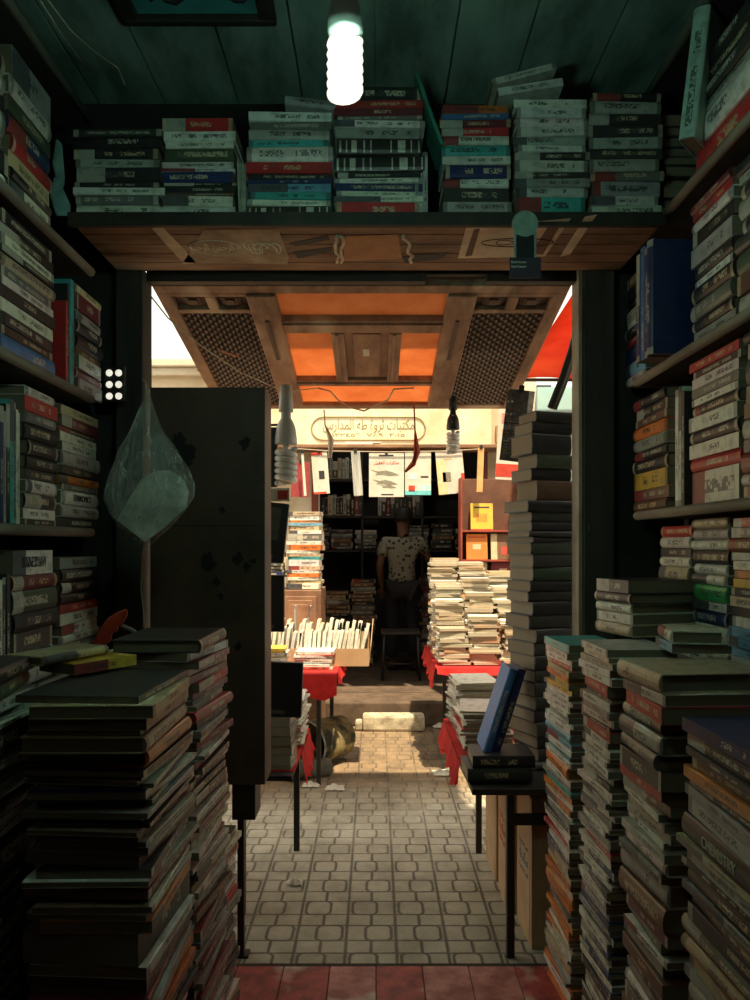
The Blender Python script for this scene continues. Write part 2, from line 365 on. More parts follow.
# ================================================================== SETTING
CEIL = 3.17; SHX0, SHX1 = -.97, .92
mb = MB()
x = -1.3
while x < 1.3:
    w = .27+rnd.uniform(-.03, .03); mb.box(x, x+w-.006, -1.25, 2.95, CEIL, CEIL+.03); x += w
mb.box(-1.3, 1.3, -1.25, 2.95, CEIL+.03, CEIL+.20)
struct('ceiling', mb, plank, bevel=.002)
mb = MB(); yy = -1.245
while yy < 2.6:
    x = -1.3
    while x < 1.29:
        dz = rnd.uniform(-.0012, .0012); mb.box(x+.0015, min(x+.163, 1.3)-.0015, yy+.0015, min(yy+.325, 2.655)-.0015, -.06, .0115+dz, 0 if rnd.random() < .6 else 2); x += .163
    yy += .325
mb.box(-1.3, 1.3, -1.25, 2.655, -.10, .006, 1)
struct('floor', mb, [redfloor, mat('grimy_joint', (.12, .05, .04), None, 20, .9, .2), mat('faded_red_tile', (.60, .26, .22), (.34, .10, .09), 11, .6, .35, (1, 1, 1), .9, spots=(.70, .62, .54))], bevel=.003)
struct('wall_left', MB().box(-1.32, -1.25, -1.25, 2.9, 0, CEIL), dark_wall)
struct('wall_right', MB().box(1.20, 1.30, -1.25, 2.9, 0, CEIL), dark_wall)
struct('wall_back', MB().box(-1.32, 1.30, -1.32, -1.25, 0, CEIL), dark_wall)
mb = MB().box(-1.25, -.965, 2.84, 2.92, 0, 2.56).box(.895, 1.20, 2.84, 2.92, 0, 2.56).box(-1.25, 1.20, 2.84, 2.92, 2.60, CEIL)
struct('wall_front', mb, dark_wall)
struct('trim_1', MB().box(-.962, -.862, 2.78, 2.90, 0, 2.53), wood_post, bevel=.004)
mb = MB().box(.775, .888, 2.78, 2.90, 0, 2.53)
for zz in (.5, 1.0, 1.55): mb.box(.789, .800, 2.772, 2.782, zz, zz+.03)
struct('trim_2', mb, wood_post, bevel=.004)
struct('trim_3', MB().box(.757, .772, 2.79, 2.885, 0, 2.528), mat('lit_door_jamb', (.50, .44, .33), (.34, .29, .2), 12, .7, .15), bevel=.002)  # light caught by the jamb edge is put into its pale colour
struct('ground', MB().box(-7, 7, 2.662, 14, -.12, 0), paver)
struct('kerb_strip', MB().box(-.86, .77, 2.657, 2.675, -.1, .008), mat('joint_dirt', (.05, .04, .03), None, 20, .9, .2))

# board over the doorway (carries books above, pasted papers beneath)
mb = MB().box(-.96, .91, 2.37, 2.778, 2.520, 2.541)
for i in range(5): mb.box(-.955, .905, 2.372+i*.081, 2.372+i*.081+.078, 2.515, 2.520)
sh = mb.build('door_shelf', wood_worn, None, .002); tag(sh, 'worn brown plank shelf spanning the doorway, papers pasted underneath', 'shelf')
e_ = MB().box(-.965, .915, 2.35, 2.372, 2.502, 2.545).build('front_edge', wood_dark, sh, .003)
def soffit(x0, x1, y0, y1): return (x0, x1, y0, y1)
def under(px, py):          # point on the underside of the shelf
    k = 2.515-EYE; Y = k*F/(CY-py); return ((px-CX)*Y/F, Y)
def flat_paper(name, pts, m, label, cat='paper', z=2.5142, cols=None):
    poly = [under(*p) for p in pts]
    return tag(MB().prism(poly, z-.0008, z).build(name, m), label, cat)
pp = flat_paper('pasted_paper', [(183, 262), (204, 229), (278, 229), (289, 258), (287, 264)], papertan, 'brown sheet with white calligraphy pasted under the door shelf')
def down_M(px, py, z=2.5132, flip=False):
    X, Y = under(px, py)
    return Matrix.Translation((X, Y, z)) @ Matrix(((1, 0, 0, 0), (0, -1, 0, 0), (0, 0, -1, 0), (0, 0, 0, 1)))
text(arab('بسم الله الرحمن الرحيم'), down_M(226, 247), .25, ink_pale, pp, height=.085, name='calligraphy')
mb = MB()
c0 = under(215, 247)
mb.tube([(c0[0]+.085*math.cos(a), c0[1]+.062*math.sin(a), 2.5132) for a in [i*math.pi/12 for i in range(25)]], .0022, 6)
c0 = under(262, 248)
for q in range(5):
    mb.tube([(c0[0]-.03+q*.016+.03*math.cos(a+q), c0[1]+.045*math.sin(a*1.3+q*.8), 2.5132) for a in [i*.35 for i in range(11)]], .0028, 6)
mb.build('flourish', ink_pale, pp)
pm = flat_paper('pasted_map', [(343, 261), (346, 236), (398, 234), (402, 258)], mat('brown_map_paper', (.50, .25, .11), (.38, .17, .07), 14, .8, .1), 'small tan printed sheet pasted at the middle under the door shelf')
for px in (337, 341, 404):
    mb = MB() 
    a, b = under(px, 234), under(px+(2 if px < 400 else 8), 262); mb.tube([(a[0]+rnd.uniform(-.01, .01)+(b[0]-a[0])*t, a[1]+(b[1]-a[1])*t, 2.5135) for t in [i/8 for i in range(9)]], .006, 6); mb.build('torn_edge', paperpale, pm)
pt = flat_paper('pasted_poster', [(458, 258), (466, 227), (571, 218), (545, 256)], paperpale, 'pale bordered sheet with oval ornament pasted under the shelf behind the hanging card')
for q4 in ([(472, 255), (480, 228), (474, 228.5), (465, 256)], [(543, 254), (562, 222), (550, 223), (530, 254)]): MB().prism([under(*q) for q in q4], 2.513, 2.5134).build('brown_border', mat('brown_border', (.2, .1, .06), None, 10, .8, .1), pt)
c0 = under(517, 242)
MB().tube([(c0[0]+.12*math.cos(a), c0[1]+.035*math.sin(a), 2.513) for a in [i*math.pi/14 for i in range(29)]], .0018, 6).tube([(c0[0]+.07*math.cos(a), c0[1]+.02*math.sin(a*2), 2.513) for a in [i*math.pi/14 for i in range(29)]], .0015, 6).build('oval_ornament', ink_dark, pt)
flat_paper('paper_strip', [(152, 228), (162, 226), (196, 262), (184, 264)], paperpale, 'narrow slanting pale strip pasted beside the calligraphy sheet')
flat_paper('paper_strip', [(570, 254), (560, 256), (585, 216), (597, 214)], paperpale, 'narrow pale strip at the jamb end of the door shelf', z=2.5135)
flat_paper('dark_stain_patch', [(289, 243), (328, 235), (330, 239), (296, 246)], ink_dark, 'dark torn patch under the shelf beside the calligraphy sheet', 'patch')
flat_paper('dark_stain_patch', [(293, 252), (332, 247), (332, 251), (298, 258)], ink_dark, 'dark torn patch nearer the doorway under the calligraphy sheet edge', 'patch')
flat_paper('dark_stain_patch', [(402, 256), (450, 252), (440, 259), (405, 263)], ink_dark, 'long dark patch under the shelf between map and ornament sheets', 'patch')

# ================================================================== BOOKS
PAL = dict(k=(.022,.022,.026), d=(.052,.05,.047), g=(.17,.17,.155), s=(.42,.42,.37), w=(.76,.74,.64), c=(.60,.47,.29), y=(.72,.46,.06), o=(.72,.22,.045),
           r=(.52,.028,.03), m=(.20,.025,.035), b=(.06,.17,.42), n=(.015,.03,.12), t=(.07,.42,.42), l=(.22,.46,.60), e=(.04,.42,.12), v=(.07,.10,.06), B=(.19,.095,.05), K=(.02,.015,.013), L=(.50,.72,.66))
CN = dict(k='black', d='charcoal', g='grey', s='pale grey', w='off-white', c='tan', y='yellow', o='orange', r='red', m='maroon', b='blue', n='navy', t='teal', l='light blue', e='green', v='dark olive', B='brown', K='ornate black', L='pale teal')
BOOKS = []
def book_geo(L, Wd, T, hard):
    if hard: b, o, s = min(.0032, T*.16), .0035, .004
    else: b, o, s = min(.0010, T*.12), .0006, .0012
    if hard and T > .012: sp = [(.004, T), (-.000, T*.92), (-.0035, T*.72), (-.0045, T*.5), (-.0035, T*.28), (.0, T*.08), (.004, 0)]
    else: sp = [(.0012, T), (0, T-.0008), (0, .0008), (.0012, 0)]
    out = [(Wd, T)]+sp+[(Wd, 0), (Wd, b), (s, b), (s, T-b), (Wd, T-b)]
    n = len(out); h = L/2
    v = [(x, -h, z) for x, z in out]+[(x, h, z) for x, z in out]
    f, mi, ua, ub = [], [], [], []
    ns = len(sp)
    for i in range(n):
        j = (i+1) % n; f.append((i, j, n+j, n+i)); sp_ = 1 <= i < ns
        mi.append(1 if sp_ else 0)
        for (vi, yy) in ((i, -h), (j, -h), (n+j, h), (n+i, h)):
            z = v[vi][2]/T; ua.append((yy/T+50, z)); ub.append((yy/L+.5, z))
    # end caps: lower board, spine block, upper board
    cap = list(range(n))
    f.append(tuple(cap)); mi.append(0); f.append(tuple(n+i for i in reversed(cap))); mi.append(0)
    ua += [(0, 0)]*(2*n); ub += [(0, 0)]*(2*n)
    g = h-o; pw = Wd-o
    pv = [(s,-g,b),(pw,-g,b),(pw,g,b),(s,g,b),(s,-g,T-b),(pw,-g,T-b),(pw,g,T-b),(s,g,T-b)]
    pf = [(0,3,2,1),(4,5,6,7),(0,1,5,4),(1,2,6,5),(2,3,7,6),(3,0,4,7)]
    pua = [(0, pv[i][2]) for fc in pf for i in fc]
    return (v, f, mi, ua, ub), (pv, pf, [2]*6, pua, pua)
def to_mesh(name, parts, colr, rv, mats):
    v, f, mi, ua, ub = parts
    me = bpy.data.meshes.new(name); me.from_pydata(v, [], f)
    for m in mats: me.materials.append(m)
    if len(mats) > 1: me.polygons.foreach_set('material_index', mi)
    me.uv_layers.new(name='A'); me.uv_layers.new(name='B'); me.attributes.new('bc', 'FLOAT_COLOR', 'POINT'); me.attributes.new('br', 'FLOAT', 'POINT')
    me.uv_layers['A'].data.foreach_set('uv', [q for p in ua for q in p]); me.uv_layers['B'].data.foreach_set('uv', [q for p in ub for q in p])
    one = isinstance(colr, tuple)
    me.attributes['bc'].data.foreach_set('color', list(colr)*len(v) if one else colr)
    me.attributes['br'].data.foreach_set('value', [rv]*len(v) if one else rv)
    me.update(); return me
def add_book(M, L, Wd, T, key, place, rank, group, hard=None, words=None, extra=None, noun='book', exact=False, pg=None, plain=False):
    if pg is None: pg = 1.0 if M.translation.y > 3.0 else (.55 if M.translation.y > 2.72 else .12)  # page colour carries the indoor shade: darkest inside, full tone outside
    c = PAL[key]; j = rnd.uniform(.82, 1.18) if not exact else 1
    c = tuple(min(.85, max(.004, x*j*rnd.uniform(.93, 1.07))) for x in c)
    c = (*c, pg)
    if hard is None: hard = (T > .028 and rnd.random() < .6) or key == 'K'
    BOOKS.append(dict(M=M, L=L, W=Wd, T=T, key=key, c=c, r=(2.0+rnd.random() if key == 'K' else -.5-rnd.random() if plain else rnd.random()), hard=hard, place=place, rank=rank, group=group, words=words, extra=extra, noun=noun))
    return BOOKS[-1]
FILL = 'kkkddddggsswwmBncv'
def stack(place, group, x, y, yaw, L, Wd, spec, unit, z0, ztop=None, fill=FILL, ft=(.012, .032), jx=.008, jy=4, fit=None, hard=None, tilt=None, texts=None, plain=False):
    """lying books, spine centre at x, y; spec runs from the top down, thickness in photo pixels"""
    items = []
    for tok in spec.split():
        items.append((tok[0], float(tok[1:])*unit))
    tot = sum(t for _, t in items)
    if ztop is not None:
        while z0+tot < ztop-.012:
            t = min(rnd.uniform(*ft), max(.009, ztop-z0-tot)); items.append((rnd.choice(fill), t)); tot += t
        k = (ztop-z0)/tot
        if .5 < k < 1.6: items = [(a, t*k) for a, t in items]
    elif fit:
        k = fit/tot; items = [(a, t*k) for a, t in items]
    z = z0; n = len(items)
    for i in range(n-1, -1, -1):
        key, t = items[i]
        l = L*rnd.uniform(.93, 1.03); w = Wd*rnd.uniform(.9, 1.04)
        a = yaw+rnd.uniform(-jy, jy)
        M = Matrix.Translation((x, y, z+.0002)) @ Matrix.Rotation(R(yaw), 4, 'Z') @ Matrix.Translation((rnd.uniform(-.2, 1)*jx, rnd.uniform(-1, 1)*jx*1.3, 0)) @ Matrix.Rotation(R(a-yaw), 4, 'Z')
        if hard == 'mix': hd = rnd.random() < .5
        else: hd = hard
        add_book(M, l, w, t-.0006, key, place, (i, n), group, hd, words=(texts or {}).get(i), plain=plain)
        z += t
    return z
def upright(place, group, x, y, yaw, z0, spec, unit, Wd=.17, gap=.001, lean=0, H=None):
    """standing books, spines outward, going along the row; tokens colour+thickness:height in pixels"""
    pos = 0; toks = spec.split(); d = Matrix.Rotation(R(yaw), 4, 'Z')
    for i, tok in enumerate(toks):
        a, h = tok.split(':'); key = a[0]; T = float(a[1:])*unit; h = float(h)*unit
        pos += T
        M = Matrix.Translation((x, y, z0+h/2)) @ d @ Matrix.Translation((rnd.uniform(0, .008), pos, 0)) @ Matrix.Rotation(R(90), 4, 'X')
        if lean: M = Matrix.Translation((0, 0, .004)) @ M
        add_book(M, h, Wd, T, key, place, ('u', i, len(toks)), group, None)
        pos += gap

# --- over the doorway
u = .0032; Z = 2.546; G = 'books on the shelf over the doorway'
def top(place, x0, x1, spec, fit, **k):
    X = (x0+x1)/2; return stack(place, G, (X-CX)*2.40/F, 2.392, 90, (x1-x0)*u*1.03, .19, spec, u, Z, fit=fit*u, jx=.004, jy=2, **k)
top('dark stack at the bag end of the door shelf', 75, 161, 'd7 k12 k10 s8 k14 k5 w7 g10 w12', 88)
top('door shelf stack topped by a red book', 164, 235, 'r12 w9 w6 v12 w6 w3 n10 k3 k6 B3 w9 w10', 99)
top('door shelf stack ending on an ornate spine', 249, 331, 'w9 g8 s10 t6 w15 r11 k6 n4 l8 t7 w6 K11', 105)
top('door shelf stack under the lit bulb', 336, 422, 'k14 r8 m8 g4 w7 s11 K17 K17 k6 w5 n8 w5 w6 r15', 131)
top('door shelf stack with orange and red top books', 443, 510, 'o8 b6 m8 r8 w9 t11 w8 n14 w9 d14 s10 w5', 112)
zt = top('door shelf stack under two slanting books', 515, 586, 'w8 w9 w9 w9 s9 w6 k8 w11 d6 s8 w10 t16 g3', 118)
top('pale door shelf stack beside the wall shelving', 590, 660, 'k8 s11 d10 d11 s10 d9 s11 g9 s13 w8 w11', 125)
for i, (a, zz) in enumerate(((9, zt+.018), (15, zt+.062))):
    M = Matrix.Translation((.50-.02*i, 2.40, zz+.012)) @ Matrix.Rotation(R(-a), 4, 'Y') @ Matrix.Rotation(R(90), 4, 'Z')
    add_book(M, .21, .17, .026-.004*i, 'w', 'pair slanting on top of a door shelf stack', ('t', ('lower', 'upper')[i]), G, False)
M = Matrix.Translation((-.195, 2.40, Z+.102*3.2+.028)) @ Matrix.Rotation(R(7), 4, 'Y') @ Matrix.Rotation(R(90), 4, 'Z') @ Matrix.Rotation(R(8), 4, 'Y')
add_book(M, .19, .13, .032, 's', '', ('w', 'grey book tilted against the lit bulb, topmost over the doorway'), G, True)
upright('upright group beside the green board', G, (424-CX)*2.4/F+.012, 2.392, 90, Z, 's5:65 w4:62 s3:64 b4:60', u, .16)
# thin papers beside the red-topped stack
for i in range(4):
    M = Matrix.Translation(((238.5+i*2.2-CX)*2.4/F, 2.385, Z+.090)) @ Matrix.Rotation(R(90), 4, 'Z') @ Matrix.Rotation(R(88+i), 4, 'X')
    add_book(M, .16+.01*(3-i), .16, .003, 'w', '', ('w', 'thin white booklet standing %s beside the red-topped door shelf stack' % ('first', 'second', 'third', 'last')[i]), G, False, noun='booklet')
# green board leaning
Mb = Matrix.Translation(((428-CX)*2.42/F, 2.42, Z+.335)) @ Matrix.Rotation(R(-20), 4, 'Y')
gb = MB().box(-.006, .006, -.05, .12, -.12, .12, 0, Mb).build('leaning_board', mat('green_board', (.05, .28, .20), (.03, .18, .13), 9, .6, .1), None, .002)
tag(gb, 'thin dark green board leaning between two door shelf stacks', 'board')

# --- wall shelving: boards
def wall_shelves(side, xf, xw, zs, y0, y1, lab, yend=None):
    for i, z in enumerate(zs):
        a, b = min(xf, xw), max(xf, xw)
        mb = MB().box(a, b, y0, (yend or y1), z-.026, z)
        o = mb.build('wall_shelf', wood_dark, None, .003); tag(o, '%s wall shelf board, %s' % (lab, ('topmost', 'second from top', 'third from top', 'fourth from top', 'lowest')[i]), 'shelf', 'wall shelf boards')
        r_ = MB(); s = 1 if xf < 0 else -1
        r_.tube([(xf+s*.004, y, z-.013) for y in (y0, (y0+y1)/2, (yend or y1)-.0)], .0155, 8); r_.build('rounded_edge', wood_shelf, o)
LZ = [2.945, 2.44, 2.01, 1.555, 1.10]; RZ = [3.02, 2.555, 2.08, 1.615, 1.13]
wall_shelves('l', SHX0+.0, -1.245, LZ, .7, 2.55, 'bag-side')
wall_shelves('r', SHX1-.0, 1.195, RZ, .7, 2.62, 'tower-side')
for X, lab in ((-1.19, 'bag-side'), (1.12, 'tower-side')):
    a, b = (X-.05, X+.05)
    o = MB().box(a, b, 2.56, 2.60, 0, 3.15).box(a, b, .62, .66, 0, 3.15).build('shelf_upright', wood_dark, None, .003)
    tag(o, 'dark timber uprights carrying the %s wall shelves' % lab, 'post', 'shelf uprights')
def lY(px): return -.97*F/(px-CX)
def rY(px): return .92*F/(px-CX)
GL = 'books on the bag-side wall shelves'; GR = 'books on the tower-side wall shelves'
def lst(place, px0, px1, spec, z0, fit, **k):
    a, b = lY(px0), lY(px1); L = min(b-a, .36); X = -.985
    stack(place, GL, X, (a+b)/2, 180, L*.97, .20, spec, 1, z0, fit=fit, jx=.007, jy=1.2, **k)
def rst(place, px0, px1, spec, z0, fit, **k):
    a, b = rY(px0), rY(px1); L = min(abs(b-a), .40); X = .935
    stack(place, GR, X, (a+b)/2, 0, L*.97, .20, spec, 1, z0, fit=fit, jx=.007, jy=1.2, **k)
# bag side, from the top
lst('bag-side stack with the grey-green slabs up top', 15, 57, 's22 w14 v12 n14 r12 c12 k8 w14', LZ[1], .42)
lst('bag-side top row stack next to the frame edge', -60, 12, 'k12 w10 k8 s14 c10 k12 w9', LZ[1], .36)
lst('bag-side stack over the blue book', 6, 60, 'k10 k9 w8 k5 c10 g8 w7 k10 w10 k10 k7 b15', LZ[2], .385)
lst('bag-side second row stack next to the frame edge', -70, 4, 'k10 w9 k8 w12 r9 k10 g9 w8 n12', LZ[2], .36)
lst('bag-side stack behind the upright teal book', 81, 106, 'c8 m14 s9 k10 k12 B6 w12 m8 s12', LZ[2], .36)
upright('upright trio beside the blue book, bag side', GL, -.985, lY(79), 180, LZ[2], 't8:118 w3:105 k5:110 r5:90', .0030)
lst('bag-side stack of black books under a red label', 30, 62, 'w9 r13 g10 k14 k13 k12 k9 w12 k13 w9 k6', LZ[3], .40)
lst('bag-side stack with the ECONOMICS book', 65, 103, 'c9 m11 k5 w9 w9 s14 k8 o9 g6 w14 s12 k10', LZ[3], .39, texts={9: ('ECONOMICS', .15)})
upright('upright row beside the red label stack, bag side', GL, -.985, lY(28), 180, LZ[3], 'w5:112 w5:114 k4:120 t8:122 k7:116 s6:108 n7:112', .0028)
lst('bag-side stack under the BUSINESS LAW book', 18, 61, 'w20 m12 v18 k15 d16 k14 s14', LZ[4], .385, texts={0: ('BUSINESS LAW', .16)})
lst('bag-side stack with the red and white pile', 64, 103, 's10 k12 k10 k9 r8 w10 w9 w8 g12 B11', LZ[4], .36)
upright('upright row beside the BUSINESS LAW stack', GL, -.985, lY(16), 180, LZ[4], 'k7:115 k6:112 w8:110 k7:116 s8:108 k8:112', .0028)
# tower side
rst('tower-side top stack at the far end', 622, 660, 'k10 d8 k9 n9 k8 k10 d9 k9 k8 k10', RZ[1], .34)
rst('tower-side stack with the big red slab', 689, 752, 'k10 k9 d9 s7 w16 r20', RZ[1], .33)
rst('tower-side top stack past the red slab', 756, 860, 'e10 k8 w9 k10 s8 k10 m9', RZ[1], .36)
M = Matrix.Translation((.87, 2.10, 2.815)) @ Matrix.Rotation(R(48), 4, 'Z') @ Matrix.Rotation(R(7), 4, 'X') @ Matrix.Rotation(R(90), 4, 'X')
add_book(M, .35, .15, .046, 'L', '', ('w', 'big pale teal book standing up high on the tower-side shelving'), GR, True)
rst('tower-side stack ending on a light blue book', 622, 641, 'B9 k10 k8 w4 m6 w5 k9 m8 n12 l12 w8', RZ[2], .40)
rst('tower-side stack under the red sloping book', 686, 727, 'm9 r8 w10 k12 s16 k12 w6 k14 g14 k10 s12', RZ[2], .42)
rst('tower-side second row stack at the frame edge', 731, 800, 'k9 s5 k9 g12 k10 d10 v14 B12 k14', RZ[2], .40)
upright('glossy blue upright set by the tower-side wall', GR, .835, rY(679), 2, RZ[2], 'n13:112 n9:110 b10:114 n8:110', .0031)
rst('tower-side stack holding a yellow book', 629, 662, 'k11 k11 B8 o13 s12 k10 k13 y18 B11 B12', RZ[3], .40)
rst('tower-side stack over a thick white book', 684, 733, 'r9 k7 w10 g9 w7 k11 w14 k12 w14 r13 w32', RZ[3], .42)
rst('tower-side third row stack at the frame edge', 737, 800, 'k9 r12 l20 c14 B12 m16 o10 v16 w10 k10', RZ[3], .42)
upright('white and black upright set, tower side', GR, .925, rY(682), 0, RZ[3], 'k7:112 w6:118 w7:116', .0031)
rst('tower-side low stack topped in red by the dark recess', 655, 685, 'r9 w9 k7 w8 c14 r10 r10 s8 d9 w9 w9 k9', RZ[4], .43)
rst('tower-side low stack with the green book', 687, 722, 'c8 s9 w8 k11 w8 w8 e13 w7 n11 w13 k6 w9 w13', RZ[4], .445)
rst('tower-side low stack with the light blue trio', 724, 790, 'r8 g9 B12 s7 w8 o7 y8 k7 c9 k8 w9 l9 l8 l8 w7 t20', RZ[4], .44)

# --- floor stacks, tower side (spines towards the passage)
GF = 'book stacks on the floor, tower side'; GA = 'book stacks on the floor, bag side'
stack('slim floor stack topped by a turquoise book', GF, .60, 2.475, 3, .26, .20, 't8 w7 w6 r5 c6 o6 y7 y5 w6 w5 w6 w5 s6 w5 w6 l9 l6 w6 t5 w6 o12 w6 s5 t5 o7 w6 o6 w5 s6 k6 w5 w5 r5 w6 w5 n6 c6 w5 c6 o7 w5 o14', .0032, .0125, ztop=1.185, fill='wwwsgcoo', ft=(.012, .022), jx=.010, jy=4)
stack('floor stack behind the cream-spined corner book', GF, .605, 2.075, 3, .225, .20, 'w8 w5 s7 w8 w8 r12 k4 w9 s8 w8 k4 r10 w7 w7 w6 w6 w8 s8 k6 w6 w5 s6 w5 w6 g7 w5 w6 s8 w5 r6 w5 w6 n8 w6 w5 k8 w5 w6 s7 w6 n7 s6', .0027, .0125, ztop=1.225, fill='wwssgkn', ft=(.012, .024), jx=.010, jy=4)
stack('broad floor stack under the cream corner book', GF, .61, 1.725, 2, .23, .26, 'c20 w12 r18 k14 s20 g16 d22 r11 B12 w9 c9 s11 w8 s10 w14 s6 k5 s24 B26 m12 g12 w8 s16 B16 k18', .0021, .0125, ztop=1.22, fill='ggsswkkBd', ft=(.018, .04), jx=.014, jy=4, texts={3: ('TALISMAN', .12)})
stack('nearest floor stack with a dark glossy top', GF, .615, 1.33, 1, .33, .26, 'n16 k16 k9 B12 o14 k9 s13 s20 k28 c9 s14 k9 k20 s10 B12 k20 g20', .0017, .0125, ztop=1.155, fill='kkkdBgcs', ft=(.02, .045), jx=.012, jy=3, texts={8: ('CHEMISTRY', .13)})
# low pile lying on the broad stack's far side, under the recess
stack('dark-topped pile by the recess', GF, .715, 2.26, 14, .19, .26, 'k13 k10 w10 w10 c12', .003, 1.232, jx=.006, jy=2)
stack('pale sloping pile beneath the low tower-side shelf', GF, .74, 1.93, -10, .16, .13, 'w12 l9', .0027, 1.232, jx=.006)
# --- floor stacks, bag side
stack('big floor stack with tan and orange spines', GA, -.42, 1.57, 178, .31, .235, 'd7 c12 c12 k5 c16 o16 k6 w4 w5 s5 n8 w5 v6 s6 w8 k4 w5 m8 s6 g8 B10 k8 w6 s6 m8 k6 w7 s6 o12 d30', .0020, .0125, ztop=1.215, fill='kdgsswwmBoc', ft=(.012, .026), jx=.016, jy=4)
stack('maroon-topped floor stack behind the tan one', GA, -.415, 1.94, 175, .27, .22, 'd12 w8 m7 B6 m8 r9 m6 s5 w5 r11 g7 s6 w5 m7 s6 w5 g7 k6 w5', .0026, .0125, ztop=1.27, fill='gsswwmBk', ft=(.012, .022), jx=.016, jy=5)
stack('short floor stack by the dark metal leg', GA, -.45, 2.28, 174, .25, .21, 'g7 w6 s6 r6 w5 w6 s8', .0029, .0125, ztop=.60, fill='wwsrmgk', ft=(.012, .022), jx=.014, jy=6)
stack('shadowy stack at the very edge, bag side', GA, -.71, 1.46, 180, .27, .22, 'w12 s10 w5 k25 g20 k7 s16 k20 w18 k40', .0020, .0125, ztop=1.205, fill='kkdkdg', ft=(.02, .04), jx=.01, jy=3)
stack('two-book pile at the edge, bag side', GA, -.72, 1.50, 188, .24, .20, 'k15 v14', .0020, 1.206+.001, jx=.006)
add_book(Matrix.Translation((-.60, 1.68, 1.220)) @ Matrix.Rotation(R(150), 4, 'Z'), .17, .12, .024, 'y', '', ('w', 'yellow book lying askew behind the edge pile, bag side'), GA, False)
add_book(Matrix.Translation((-.66, 1.66, 1.220+.026)) @ Matrix.Rotation(R(160), 4, 'Z'), .2, .1, .02, 'c', '', ('w', 'worn tan book lying slanted above the yellow one, bag side'), GA, True)

# --- stall table by the doorway, tower side
GT = 'hardbacks on the near stall table'
z = stack('tall hardback tower on the stall table, lower part', GT, .71, 2.955, 116, .19, .17, 'k13 d13 k14 d12 k14 d13 k12 d14 k12 d12', .004, .625, ztop=1.17, fill='dg', ft=(.045, .06), jx=.008, jy=4, hard=True, plain=True)
z = stack('tall hardback tower on the stall table, middle part', GT, .715, 2.965, 112, .235, .18, 'k12 d10 k10 d6 k6 v12 d14 v14 k11 d11 k14 d14', .0039, 1.171, ztop=1.675, jx=.008, jy=3, hard=True, plain=True)
z = stack('tall hardback tower on the stall table, top part', GT, .715, 2.99, 108, .19, .16, 'd11 k12 k20 v14 k12 B20', .0039, 1.676, ztop=2.035, jx=.012, jy=4, hard=True, plain=True)
add_book(Matrix.Translation((.46, 2.76, .626)) @ Matrix.Rotation(R(92), 4, 'Z'), .24, .18, .05, 'd', 'pair of thick books on the table corner', ('t', 'lower'), GT, True)
add_book(Matrix.Translation((.475, 2.765, .677)) @ Matrix.Rotation(R(90), 4, 'Z'), .23, .17, .045, 'k', 'pair of thick books on the table corner', ('t', 'upper'), GT, True)
for i in range(2):
    M = Matrix.Translation((.405+.034*i, 2.82, .724)) @ Matrix.Rotation(R(18), 4, 'Y') @ Matrix.Translation((0, 0, .165)) @ Matrix.Rotation(R(90), 4, 'Z') @ Matrix.Rotation(R(90), 4, 'X')
    add_book(M, .33, .17, .032, 'bn'[i], '', ('w', ('light-faced blue book leaning on the hardback tower', 'dark navy book leaning directly behind the blue one')[i]), GT, True)
GM = 'pale magazines piled on the stall tables'
stack('pale magazine pile beside the leaning blue book', GM, .365, 3.28, 0, .28, .21, 'w2 s2 w3 w2 w2 s2 w3 r1 w2 w2 w3 s2 w2 w2 w3', .0045, .627, ztop=.80, fill='wws', ft=(.006, .012), jx=.016, jy=7)
stack('further pale magazine pile past the blue book', GM, .37, 3.60, 4, .26, .21, 'w2 w2 w3 s2 w2 w2 w3', .0045, .627, ztop=.86, fill='wws', ft=(.006, .012), jx=.016, jy=7)
# --- far stall table, tower side: pale paperbacks
GP = 'pale paperbacks on the far stall, tower side'
yq = [5.02, 5.27, 5.52, 5.77]
for r_, (Y, tops) in enumerate(zip(yq, ((.95, 1.03, 1.0), (1.12, 1.17, 1.12), (1.24, 1.26, 1.2), (1.40, 1.37, 1.3)))):
    for c_, X in enumerate((.515, .728, .94)):
        nm = '%s paperback pile in the %s row, far stall' % (('inner', 'middle', 'outer')[c_], ('front', 'second', 'third', 'last')[r_]) if False else '%s pile, %s row, sunlit far stall' % (('passage-edge', 'middle', 'outer')[c_], ('first', 'second', 'third', 'last')[r_])
        stack(nm, GP, X+rnd.uniform(-.01, .01), Y+.075, 270, .20, .16, '', 1, .712, ztop=tops[c_ % 3], fill='wwwwwwwcccso', ft=(.008, .024), jx=.014, jy=7, hard=False)
# --- far stall, bag side
GQ = 'pale paperbacks on the far stall, bag side'
stack('sunlit paperback tower on the carved cabinet', GQ, -.53, 5.62, 90, .26, .17, 'c5 w6 o3 l4 c6 w4 g9 w5 o7 w4 c4 t4 w8 c5 w4 o5 w4 c4 w7', .0066, 1.17, ztop=1.75, jx=.008, jy=3, hard=False)
stack('short paperback tower beside the sunlit one, bag side', GQ, -.80, 5.60, 90, .22, .17, 'r3 w5 k3 w4 k3 s5 w4 k4 w5 w6 m5 w4', .0066, 1.17, ztop=1.72, jx=.008, jy=3, hard=False)
stack('magazine pile at the red cloth edge, bag side', GQ, -.40, 4.78, 90, .24, .20, 'w3 r1 w2 s2 w3 l1 w3', .0064, .705, ztop=.82, fill='w', jx=.01, hard=False)
stack('pile under the yellow-green magazine, bag side', GQ, -.66, 4.62, 90, .22, .17, 'y2 y2 w3 c2 w3', .006, .705, ztop=.86, fill='w', jx=.01, hard=False)
stack('grey pile at the near stall corner, bag side', GQ, -.335, 3.10, 176, .12, .18, 'g9 g9 d9 g9 g10', .0042, .585, ztop=.80, jx=.006, jy=4, hard=False)
